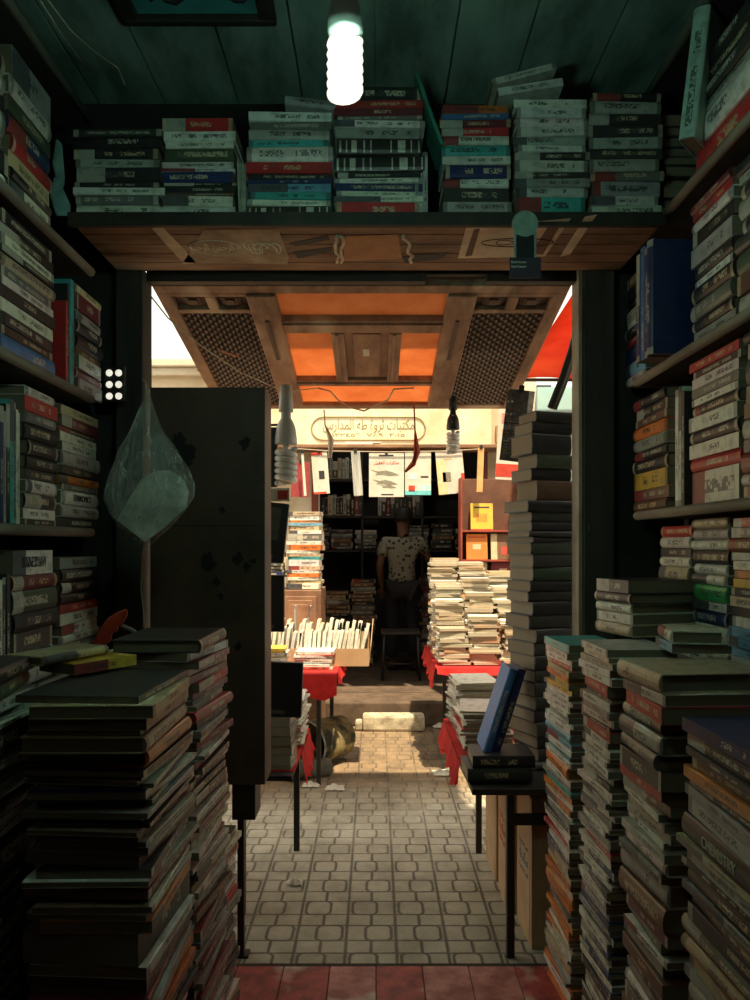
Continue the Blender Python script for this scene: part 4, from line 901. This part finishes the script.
# plastic bag with papers
def bag():
    Y = 2.25; e = empty('plastic_bag', P(147, 470, Y), 'crumpled clear plastic bag of papers hanging from the doorpost', 'bag'); o = P(147, 470, Y)
    rings = [(390, 146, 149), (398, 144, 151), (412, 138, 155), (430, 130, 163), (450, 120, 175), (470, 113, 186), (485, 107, 195), (498, 107, 194), (512, 112, 186), (526, 121, 172), (538, 132, 158), (547, 142, 150)]
    vs, n = [], 36
    for k, (py, xa, xb) in enumerate(rings):
        a, b = P(xa, py, Y), P(xb, py, Y); cx, hw = (a.x+b.x)/2, (b.x-a.x)/2
        for i in range(n):
            t = 2*math.pi*i/n; cr = 1+.16*noise.noise(Vector((math.cos(t)*2.2, math.sin(t)*2.2, k*.55)))+.07*math.sin(t*9+k*.4)
            vs.append((cx+hw*math.cos(t)*cr-o.x, .55*hw*math.sin(t)*cr, a.z-o.z+.012*noise.noise(Vector((t, k, 3)))))
    fs = [(k*n+i, k*n+(i+1) % n, (k+1)*n+(i+1) % n, (k+1)*n+i) for k in range(len(rings)-1) for i in range(n)]
    fs.append(tuple((len(rings)-1)*n+i for i in range(n)))
    MB().add(vs, fs, 0, None, False).build('film', bag_m, e)
    hk = MB().tube([P(147, 391, Y)-o, P(146, 384, Y+.1)-o, P(143, 380, 2.77)-o], .003).build('knot_cord', string_m, e)
    def q(px, py, dy=0): return tuple(P(px, py, Y+dy)-o)
    pts = [(117, 520), (127, 502), (142, 478), (156, 471), (170, 470), (184, 480), (189, 492), (186, 508), (164, 528), (145, 542)]
    n2 = len(pts)
    vs = [q(a, b, -.03) for a, b in pts]+[q(a, b, .03) for a, b in pts]+[q(160, 505, -.045)]
    fs = [(i, (i+1) % n2, 2*n2) for i in range(n2)]+[(i, n2+i, n2+(i+1) % n2, (i+1) % n2) for i in range(n2)]+[tuple(range(2*n2-1, n2-1, -1))]
    MB().add(vs, fs).build('paper_bundle', mat('grey_green_paper', (.72, .68, .56), (.30, .28, .22), 14, .7, .3, contrast=.6), e)
bag()
def bag2():
    Y = 2.25; o = P(60, 180, Y); e = empty('small_plastic_bag', o, 'small teal-tinted plastic bag hanging at the end of the upper shelf', 'bag')
    Y = 2.40
    for k, (a, b, c, d) in enumerate(((52, 138, 64, 188), (50, 176, 70, 216))):
        pts = [(a+4, b), (a+10, b+6), (c+1, d-10), (c, d), (a+6, d), (a, (b+d)/2)]
        vs = [tuple(P(x, y, Y)-o) for x, y in pts]+[tuple(P(x, y, Y+.05)-o) for x, y in pts]
        n2 = len(pts); MB().add(vs, [tuple(range(n2-1, -1, -1)), tuple(range(n2, 2*n2))]+[(i, (i+1) % n2, n2+(i+1) % n2, n2+i) for i in range(n2)]).build('pouch', mat('teal_film', (.35, .55, .50), (.15, .28, .26), 14, .3, .5), e, .006)
bag2()
# string hanging under the bag, holed plate, red rag
tag(MB().tube([P(143, 548, 2.4), P(141, 590, 2.4), P(145, 630, 2.4), P(143, 655, 2.35)], .003).build('hanging_string', string_m), 'pale string hanging straight down below the plastic bag', 'string')
e = empty('holed_plate', P(114, 384, 2.72), 'small dark plate with six glowing round sky holes beside the doorpost', 'lamp')  # discs given a glow in place of sky showing through, no lamp
MB().box(-.04, .04, 0, .02, -.065, .065).build('plate', metal_d, e, .003)
for i in range(2):
    for j in range(3): MB().lathe([(.008, 0), (.0125, .002), (.0125, .006)], (0, 0, 0), 14, 0, Matrix.Translation((-.017+i*.034, -.003, .04-j*.042)) @ Matrix.Rotation(R(-90), 4, 'X')).build('sky_hole', hole_glow, e)
def rag():
    c = P(107, 636, 2.05); e = empty('red_plastic_comb', c, 'orange-red notched plastic piece resting slanted on the big floor stack', 'tool')
    pts = [(90, 655), (93, 642), (100, 628), (108, 618), (117, 612), (127, 608), (128, 615), (124, 622), (118, 626), (119, 630), (112, 634), (112, 640), (105, 645), (104, 652), (97, 658)]
    n = len(pts); vs = [tuple(P(x, y, 2.02)-c) for x, y in pts]+[tuple(P(x, y, 2.07)-c) for x, y in pts]
    MB().add(vs, [tuple(range(n-1, -1, -1)), tuple(range(n, 2*n))]+[(i, (i+1) % n, n+(i+1) % n, n+i) for i in range(n)]).build('body', mat('orange_red_plastic', (.75, .08, .03), (.5, .04, .02), 16, .5, .2), e, .006)
    MB().tube([P(121, 625, 2.05)-c, P(132, 630, 2.06)-c, P(140, 636, 2.1)-c, P(142, 652, 2.1)-c], .006).build('wire_handle', ceramic, e)
rag()
# hanging display card at the shelf edge
e = empty('card_holder', P(525, 262, 2.33), 'clear holder with round pale top and dark card hanging off the door shelf', 'card holder')
k = 2.33/F
disc = [(13*k*math.cos(a), 38*k+13*k*math.sin(a)) for a in [i*2*math.pi/28 for i in range(28)]]
MB().prism(disc, -.004, .004, 0, Matrix.Rotation(R(90), 4, 'X')).build('round_top', mat('pale_green_disc', (.36, .46, .38), (.2, .3, .25), 30, .5, .1), e)
MB().box(-11*k, -9*k, -.004, .004, 0, 30*k).box(9*k, 11*k, -.004, .004, 0, 30*k).box(-9*k, 9*k, 0, .003, 0, 28*k).build('sleeve', [MATS['pale_green_disc']], e)
MB().box(-8.9*k, 8.9*k, -.002, 0, 0, 27*k).build('dark_insert', black_pl, e)
MB().box(-16*k, 15*k, -.012, -.007, -17*k, 3*k).build('card', mat('purple_card', (.035, .025, .045), (.06, .04, .06), 25, .5, 0), e)
FRX = Matrix.Rotation(R(90), 4, 'X')
text('Rafenkusan', Matrix.Translation((-7*k, -.0125, -1.5*k)) @ FRX, 15*k, ink_pale, e, depth=.0003)
text('Said kasem', Matrix.Translation((-7*k, -.0125, -6*k)) @ FRX, 15*k, ink_pale, e, depth=.0003)

# cardboard boxes under the near stall table
def carton(x0, x1, y0, y1, h, label, ink=None):
    cx, cy = (x0+x1)/2, (y0+y1)/2; e = empty('cardboard_box', (cx, cy, 0), label, 'box', 'cardboard boxes under the stall table', rz=R(rnd.uniform(-2, 2)))
    ct = MB().box(x0-cx, x1-cx, y0-cy, y1-cy, 0, h).build('carton', card, e, .003)
    MB().box(x0-cx-.001, x1-cx+.001, y0-cy+.02, y0-cy+.03, h*.0+.002, h).build('tape', mat('box_tape', (.30, .18, .09), None, 9, .4, 0), e)
    if ink:
        MX = Matrix(((0, 0, -1, x0-cx-.0012), (-1, 0, 0, 0), (0, 1, 0, h*.62), (0, 0, 0, 1)))
        for q, zz in enumerate((.05, 0, -.05)): text(arab('كتب مدرسية') if q != 1 else 'BOOKS'[:0]+arab('مكتبة'), Matrix.Translation((0, 0, zz-.05)) @ MX, .14, ink, ct, depth=.0005)
carton(.575, .70, 2.78, 3.02, .56, 'cardboard box with blue lettering standing nearest the table leg', ink_blue)
carton(.54, .68, 3.06, 3.30, .57, 'cardboard box with red lettering behind the table leg', ink_red)
carton(.535, .68, 3.34, 3.60, .57, 'plain cardboard box furthest under the near stall table')
# dark curved plank leaning on the tower
c = P(565, 370, 3.2)
mb = MB()
pts = [(578, 326), (572, 350), (563, 378), (551, 408)]
for w_, dx in ((.03, 0), (.022, .022)):
    mb.tube([P(a+dx*200, b, 3.2)+Vector((0, dx, 0)) for a, b in pts], w_*.6, 6)
tag(mb.build('bent_plank', wood_dark), 'dark bent plank leaning above the hardback tower', 'plank')

# ---------------- lane litter, bucket, roll
e = empty('metal_bucket', (-.345, 5.17, .160), 'round black-mouthed bucket lying on its side under the far table', 'bucket')
e.rotation_euler = (R(90), 0, R(-38))
MB().add(*(lambda n=28: ([(r*math.cos(2*math.pi*i/n), r*math.sin(2*math.pi*i/n), z) for r, z in ((.155, .17), (.135, -.17), (.128, -.165), (.148, .17)) for i in range(n)], [(k*n+i, k*n+(i+1) % n, ((k+1) % 4)*n+(i+1) % n, ((k+1) % 4)*n+i) for k in (0, 2, 3) for i in range(n)]+[tuple(n+i for i in range(n-1, -1, -1)), tuple(2*n+i for i in range(n))]))(), 0, None, True).build('shell', mat('patchy_bucket', (.05, .045, .035), (.35, .28, .12), 9, .5, .1, contrast=1), e)
mb = MB().tube([(.158*math.cos(a), .158*math.sin(a), .17) for a in [i*math.pi/14 for i in range(29)]], .006, 6); mb.build('rim', ceramic, e)
rl = MB(); a, b = Vector((-.56, 4.76, .056)), Vector((-.30, 4.90, .056))
rl.tube([a, (a+b)/2, b], .055, 14)
o = rl.build('rolled_mat', mat('grey_mat', (.13, .11, .085), (.07, .06, .045), 20, .9, .2)); tag(o, 'dark rolled mat lying in front of the bucket mouth', 'mat')
d_ = (a-b).normalized()
MB().tube([a+d_*.001, a+d_*.004], .045, 14).build('hollow_shade', ink_dark, o)  # dark disc on the solid roll stands in for shade inside a hollow
def scrap(px, py, s, label):
    Y = EYE*F/(py-CY); q = random.Random(px); X = (px-CX)*Y/F; vs = []; n = 6
    for i in range(n+1):
        for j in range(n+1): vs.append((X+(i/n-.5)*s*(1+.3*q.random()), Y+(j/n-.5)*s*.8*(1+.3*q.random()), .006+.35*s*q.random()*math.sin(i/n*3.14)*math.sin(j/n*3.14)+.002))
    tag(MB().add(vs, [(i*(n+1)+j, (i+1)*(n+1)+j, (i+1)*(n+1)+j+1, i*(n+1)+j+1) for i in range(n) for j in range(n)]).build('paper_scrap', paper), label, 'litter', 'paper scraps on the lane')
scrap(311, 786, .09, 'crumpled white scrap at the foot of the table leg')
scrap(335, 789, .10, 'flatter white scrap beside the crumpled one on the pavers')
scrap(295, 884, .06, 'small white scrap near the dark stand on the pavers')
scrap(443, 774, .12, 'white scrap at the foot of the far tower-side table leg')
scrap(441, 727, .11, 'white scrap near the kerb by the far table')
# kerb block and step
struct('step', MB().box(-1.6, 1.9, 6.20, 6.62, 0, .20), step_m, bevel=.015)
kb = MB().box(-.10, .40, 6.02, 6.16, 0, .13).box(-.16, -.10, 6.03, 6.15, 0, .08).build('kerb_block', stone, None, .02); tag(kb, 'chipped white kerb block lying before the step', 'kerb block')
# ---------------- shop across the lane
struct('wall_1', MB().box(-3.4, -.50, 6.6, 6.8, 0, 3.05).box(.93, 1.42, 6.6, 6.8, 0, 3.05).box(-.50, .93, 6.6, 6.8, 2.34, 3.05), plaster)
struct('floor_2', MB().box(-1.6, 1.9, 6.62, 9.1, 0, .20), step_m)
struct('wall_2', MB().box(-1.3, -1.25, 6.8, 9.1, .2, 2.9).box(1.55, 1.60, 6.8, 9.1, .2, 2.9).box(-1.3, 1.6, 9.05, 9.1, .2, 2.9), dark_wall)
struct('ceiling_2', MB().box(-1.3, 1.6, 6.8, 9.1, 2.9, 2.95), dark_wall)
struct('wall_3', MB().box(1.42, 4.2, 6.55, 6.8, 0, 2.88), tealwall)
struct('window_1', MB().box(1.46, 1.72, 6.50, 6.56, 1.72, 2.02), mat('dark_window', (.03, .035, .035), None, 10, .3, 0))
struct('trim_5', MB().box(-3.4, -1.2, 6.50, 6.86, 3.05, 3.12).box(-3.4, -1.2, 6.54, 6.84, 2.98, 3.05), mat('cream_parapet', (.62, .55, .42), (.5, .43, .32), 5, .8, .1), bevel=.01)
struct('trim_6', MB().box(.93, .985, 6.55, 6.62, .2, 2.34).box(-.555, -.50, 6.55, 6.62, .2, 2.34), mat('red_brown_jamb', (.22, .05, .03), (.12, .03, .02), 8, .7, .2), bevel=.004)
bw = tag(MB().box(-1.53, -1.33, 6.45, 6.5, 3.0, 3.18).build('roof_board', mat('red_board', (.30, .10, .08), None, 6, .7, .2), None, .004), 'small reddish board standing on the parapet past the lattice', 'board')
sg = empty('shop_sign', (0, 6.585, 2.52), 'long pale sign with a rounded cartouche of Arabic lettering', 'sign')
sgb = MB().box(-.92, 1.02, -.02, .012, -.16, .18).build('board', mat('sign_board', (.80, .74, .56), (.62, .50, .30), 3, .6, .05, spots=(.85, .82, .7)), sg, .004)
x0, x1 = -.555, .44; zc, hr = .0, .10; pts = []
for a in range(13): t = math.pi/2+math.pi*a/12; pts.append((x0+hr+hr*math.cos(t), -.024, zc+hr*math.sin(t)))
for a in range(13): t = -math.pi/2+math.pi*a/12; pts.append((x1-hr+hr*math.cos(t), -.024, zc+hr*math.sin(t)))
pts.append(pts[0]); MB().tube(pts, .007, 6).build('cartouche', mat('sign_outline', (.40, .33, .16), (.3, .24, .1), 10, .6, 0), sgb)
text(arab('مكتبات ثروة طه المدارس'), Matrix.Translation((-.055, -.0215, .028)) @ FRX, .80, mat('sign_ink', (.16, .15, .08), (.3, .25, .1), 12, .6, 0), sgb, height=.115)
text('٠١٢٣٤٥٦  ٧٨٩  ٢٠١٥', Matrix.Translation((-.07, -.0215, -.058)) @ FRX, .66, mat('sign_ink', (.16, .15, .08)), sgb, height=.03)
pn = tag(MB().box(1.06, 1.18, 6.57, 6.6, 2.4, 2.55).build('wall_plaque', mat('brown_plaque', (.40, .27, .14), (.3, .2, .1), 8, .7, .1), None, .004), 'small square brown plaque on the plaster beside the sign', 'plaque')
bd = tag(MB().box(-.92, 1.18, 6.28, 6.60, 2.315, 2.345).build('ledge_board', wood_worn, None, .004), 'long dusty board projecting below the sign', 'board')
tag(MB().box(-.35, -.02, 6.33, 6.5, 2.347, 2.362).box(-.25, .05, 6.35, 6.48, 2.362, 2.372).build('folded_paper', paper, None, .003), 'folded white papers lying on the board below the sign', 'paper')
aw = MB(); nx = 14
vs = [(1.24+i*.14, y, z+.035*math.sin(i*1.1)*(1 if j else .4)) for i in range(nx+1) for j, (y, z) in enumerate(((6.45, 2.93), (5.4, 3.02), (4.3, 3.10)))]
aw.add(vs, [(i*3+j, (i+1)*3+j, (i+1)*3+j+1, i*3+j+1) for i in range(nx) for j in range(2)], 0, None, True)
aw = tag(aw.build('red_awning', red_awn), 'red-orange canvas awning stretched over the lane', 'awning')
sm = aw.modifiers.new('thick', 'SOLIDIFY'); sm.thickness = .004
for py in (6.45, 4.3): MB().tube([(1.2, py, 2.92 if py > 5 else 3.09), (3.2, py, 2.92 if py > 5 else 3.09)], .015, 8).build('pole', metal_d, aw)
# dim shelving on the far shop's back wall
bs = empty('bookcase', (.2, 8.75, .2), 'dim bookcase covering the back wall of the shop across', 'bookcase')
for z_ in (1.24, 1.63, 2.05, 2.55): MB().box(-1.4, 1.3, -.16, .16, z_-.022, z_).build('shelf', wood_dark, bs)
for X in (-1.4, -.36, .33, 1.28): MB().box(X, X+.025, -.16, .16, 0, 2.55).build('upright', wood_dark, bs)
fl = bpy.data.lights.new('far_shop_fill', 'POINT'); fl.energy = 8; fl.color = (1, .93, .78); fl.shadow_soft_size = .1  # unseen fill light added to lift the dark shop interior
flo = bpy.data.objects.new('far_shop_fill', fl); col.objects.link(flo); flo.location = (.0, 7.3, 2.75)
# stool
s_ = empty('stool', (.25, 7.35, .20), 'dark square stool standing behind the man', 'stool')
MB().box(-.19, .19, -.17, .17, .44, .465).build('seat', wood_dark, s_, .005)
for X in (-1, 1):
    for Y in (-1, 1): MB().tube([(X*.16, Y*.14, .44), (X*.18, Y*.16, 0)], .014, 8).build('leg', metal_d, s_)
MB().tube([(-.17, -.15, .16), (.17, -.15, .16), (.17, .15, .16), (-.17, .15, .16), (-.17, -.15, .16)], .009, 6).build('stretcher', metal_d, s_)

# ---------------- the man, seen from behind, reaching to the shelf
def skin(name, pts, edges, radii, m, parent, root=0, sub=2):
    me = bpy.data.meshes.new(name); me.from_pydata(pts, edges, []); me.materials.append(m)
    o = bpy.data.objects.new(name, me); col.objects.link(o); o.parent = parent
    md = o.modifiers.new('skin', 'SKIN'); md.use_smooth_shade = True; md.branch_smoothing = .4
    if not me.skin_vertices: 
        bpy.context.view_layer.objects.active = o
    sv = me.skin_vertices[0].data if me.skin_vertices else None
    if sv is None: me.attributes
    for i, r_ in enumerate(radii):
        sv[i].radius = r_ if isinstance(r_, tuple) else (r_, r_); sv[i].use_root = (i == root)
    ss = o.modifiers.new('sub', 'SUBSURF'); ss.levels = sub; ss.render_levels = sub
    return o
man = empty('person', ((402-CX)*7.8/F, 7.8, .205), 'person in speckled shirt and dark trousers, back turned, at the dim shelves', 'person')
J = dict(pel=(0,0,.88), wai=(0,0,1.02), che=(0,.02,1.24), nec=(.01,.03,1.41), hd1=(.015,.045,1.50), hd2=(.02,.06,1.60),
         ls=(-.18,.02,1.34), le=(-.235,-.01,1.07), lw=(-.21,.13,.86), rs=(.19,.02,1.34), re=(.30,.10,1.12), rw=(.42,.26,1.10),
         lh=(-.09,0,.84), lk=(-.10,.03,.47), la=(-.105,-.01,.08), lt=(-.115,.15,.035), rh=(.09,0,.84), rk=(.11,.04,.47), ra=(.12,.0,.08), rt=(.135,.16,.035))
names = list(J); idx = {n: i for i, n in enumerate(names)}; pts = [J[n] for n in names]
rad = dict(pel=(.12,.085), wai=(.11,.08), che=(.125,.085), nec=.055, hd1=(.070,.082), hd2=(.078,.092), ls=.046, le=.042, lw=.027, rs=.046, re=.042, rw=.027, lh=.085, lk=.056, la=.038, lt=.035, rh=.085, rk=.056, ra=.038, rt=.035)
radl = [rad[n] for n in names]
ed = [('pel','wai'),('wai','che'),('che','nec'),('nec','hd1'),('hd1','hd2'),('che','ls'),('ls','le'),('le','lw'),('che','rs'),('rs','re'),('re','rw'),('pel','lh'),('lh','lk'),('lk','la'),('la','lt'),('pel','rh'),('rh','rk'),('rk','ra'),('ra','rt')]
ed = [(idx[a], idx[b]) for a, b in ed]
def hand(w, d, up):
    w = Vector(w); d = Vector(d).normalized(); side = d.cross(Vector(up)).normalized(); upv = side.cross(d)
    p0 = len(pts); pts.append(tuple(w+d*.06)); radl.append((.024, .016)); ed.append((names.index('lw') if w.x < 0 else names.index('rw'), p0))
    for q in range(4):
        l = (.030, .036, .034, .026)[q]; b = w+d*.085+side*(-.027+.018*q); a1 = b+d*l*.9-upv*.006; a2 = a1+d*l*.6-upv*.016
        i = len(pts); pts.extend([tuple(b), tuple(a1), tuple(a2)]); radl.extend([.0095, .0085, .0075]); ed.extend([(p0, i), (i, i+1), (i+1, i+2)])
    b = w+d*.04-side*.034; a1 = b+d*.03-side*.016; i = len(pts); pts.extend([tuple(b), tuple(a1)]); radl.extend([.011, .009]); ed.extend([(p0, i), (i, i+1)])
hand(J['lw'], (.05, .5, -.85), (0, 1, 0)); hand(J['rw'], (.4, .9, .05), (0, 0, 1))
skin('body', pts, ed, radl, skin_m, man)
nb = man.children[0]; nb.name = 'body'
# head details: ears and nose on their own small shape joined to the head as features
MB().lathe([(.004, -.03), (.014, -.02), (.016, 0), (.013, .02), (.003, .03)], (.02-.078, .055, 1.56), 10).lathe([(.004, -.03), (.014, -.02), (.016, 0), (.013, .02), (.003, .03)], (.02+.078, .055, 1.56), 10).lathe([(.003, .025), (.010, .0), (.016, -.02), (.006, -.028)], (.02, .150, 1.55), 8).build('face_features', skin_m, man)
hp = []; n = 18
MB().lathe([(.088, -.06), (.095, -.02), (.094, .03), (.080, .07), (.05, .095), (.012, .105)], (.02, .045, 1.60), n).build('hair', hair_m, man)
sh_pts = [J['pel'], (0,0,.98), J['wai'], J['che'], (.005,.02,1.37), J['ls'], (-.215,0,1.16), J['rs'], (.255,.06,1.21)]
skin('shirt', sh_pts, [(0,1),(1,2),(2,3),(3,4),(3,5),(5,6),(3,7),(7,8)], [(.165,.12),(.16,.12),(.152,.115),(.172,.125),(.088,.078),.074,.066,.074,.066], shirt_m, man)
tr_pts = [J['pel'], J['lh'], J['lk'], (-.105,-.005,.10), J['rh'], J['rk'], (.12,.005,.10)]
skin('trousers', tr_pts, [(0,1),(1,2),(2,3),(0,4),(4,5),(5,6)], [(.16,.118),.098,.07,.058,.098,.07,.058], trouser_m, man)
MB().box(-.155, -.065, -.05, .20, 0, .06).box(.07, .165, -.05, .21, 0, .06).build('shoes', black_pl, man, .02)

# ================================================================== REALISE THE BOOKS
ONE = 'first second third fourth fifth sixth seventh eighth ninth tenth eleventh twelfth thirteenth fourteenth fifteenth sixteenth seventeenth eighteenth nineteenth'.split()
TEN = {20: 'twent', 30: 'thirt', 40: 'fort', 50: 'fift', 60: 'sixt', 70: 'sevent'}
def ordinal(i):
    if i <= 19: return ONE[i-1]
    t = i//10*10; return TEN[t]+'ieth' if i == t else TEN[t]+'y-'+ONE[i-t-1]
def label(b):
    r = b['rank']; c = CN[b['key']]; n = b['noun']; pl = b['place']
    if r[0] == 'w': return r[1]
    if r[0] == 't': return '%s %s, %s of the %s' % (c, n, r[1], pl)
    if r[0] == 'u': return 'upright %s %s, %s in the %s' % (c, n, ordinal(r[1]+1), pl)
    i, m = r
    if i == 0: return '%s %s topping the %s' % (c, n, pl)
    return '%s %s, %s down the %s' % (c, n, ordinal(i+1), pl)
# which books show largest: rays from the camera over a grid
bpy.context.view_layer.update(); dg = bpy.context.evaluated_depsgraph_get()
vs, fs, owner = [], [], []
see = {bag_m.name}
for o in list(sc.objects):
    if o.type != 'MESH' or any(s.material and s.material.name in see for s in o.material_slots): continue
    ev = o.evaluated_get(dg); me = ev.to_mesh(); off = len(vs); mw = o.matrix_world
    vs.extend([mw @ v.co for v in me.vertices]); fs.extend([tuple(off+i for i in p.vertices) for p in me.polygons]); owner.extend([-1]*len(me.polygons)); ev.to_mesh_clear()
for bi, b in enumerate(BOOKS):
    h = b['L']/2; off = len(vs); Wd, T_ = b['W'], b['T']
    for q in [(0,-h,0),(Wd,-h,0),(Wd,h,0),(0,h,0),(0,-h,T_),(Wd,-h,T_),(Wd,h,T_),(0,h,T_)]: vs.append(b['M'] @ Vector(q))
    for q in [(0,3,2,1),(4,5,6,7),(0,1,5,4),(1,2,6,5),(2,3,7,6),(3,0,4,7)]: fs.append(tuple(off+i for i in q)); owner.append(bi)
tree = BVHTree.FromPolygons(vs, fs); cnt = [0]*len(BOOKS); eye = Vector((0, 0, EYE))
for iy in range(1, 1000, 2):
    for ix in range(1, 750, 2):
        hit = tree.ray_cast(eye, Vector(((ix-CX)/F, 1, (CY-iy)/F)).normalized())
        if hit[2] is not None and owner[hit[2]] >= 0: cnt[owner[hit[2]]] += 1
order = sorted((i for i in range(len(BOOKS)) if BOOKS[i]['noun'] == 'book' and cnt[i] > 0), key=lambda i: -cnt[i])
order2 = [i for i in range(len(BOOKS)) if BOOKS[i]['noun'] != 'book' and cnt[i] > 0]
keep = set(order[:325]) | set(order2)
print('BOOKS total', len(BOOKS), 'seen', len(order), 'kept', len(keep), 'smallest kept', cnt[order[min(324, len(order)-1)]]*4, 'px')
RV, RF, RM, RUA, RUB, RC, RR = [], [], [], [], [], [], []
def merge(M, g, c, r):
    v, f, mi, ua, ub = g; off = len(RV)
    RV.extend([tuple(M @ Vector(q)) for q in v]); RF.extend([tuple(off+i for i in t) for t in f]); RM.extend(mi); RUA.extend(ua); RUB.extend(ub)
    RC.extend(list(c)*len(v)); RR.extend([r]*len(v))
for i, b in enumerate(BOOKS):
    cover, pages = book_geo(b['L'], b['W'], b['T'], b['hard'])
    if i not in keep:
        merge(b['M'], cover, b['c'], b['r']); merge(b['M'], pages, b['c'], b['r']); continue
    nm = b['noun']
    if len(label(b).replace('-', ' ').split()) > 16: print('LONG', label(b))
    o = bpy.data.objects.new(nm, to_mesh(nm, cover, b['c'], b['r'], BM[:2])); col.objects.link(o); o.matrix_world = b['M']
    tag(o, label(b), b['noun'], b['group'])
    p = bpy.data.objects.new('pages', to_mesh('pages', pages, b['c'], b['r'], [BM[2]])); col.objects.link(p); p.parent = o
    L, T_ = b['L'], b['T']
    if b['words']:
        wd, wl = b['words']; s = -1
        Mt = Matrix(((0, 0, -1, -.006 if b['hard'] else -.0006), (-1, 0, 0, 0), (0, 1, 0, T_/2), (0, 0, 0, 1)))
        lum = sum(b['c'][:3])/3
        text(wd, Mt, min(wl, L*.75), ink_dark if lum > .25 else ink_pale, o, height=T_*.45, depth=.0004)
if RV:
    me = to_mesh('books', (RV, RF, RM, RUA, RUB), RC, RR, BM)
    o = bpy.data.objects.new('books', me); col.objects.link(o)
    tag(o, 'all the remaining tiny, distant or buried books of the stacks', 'books', None, 'stuff')
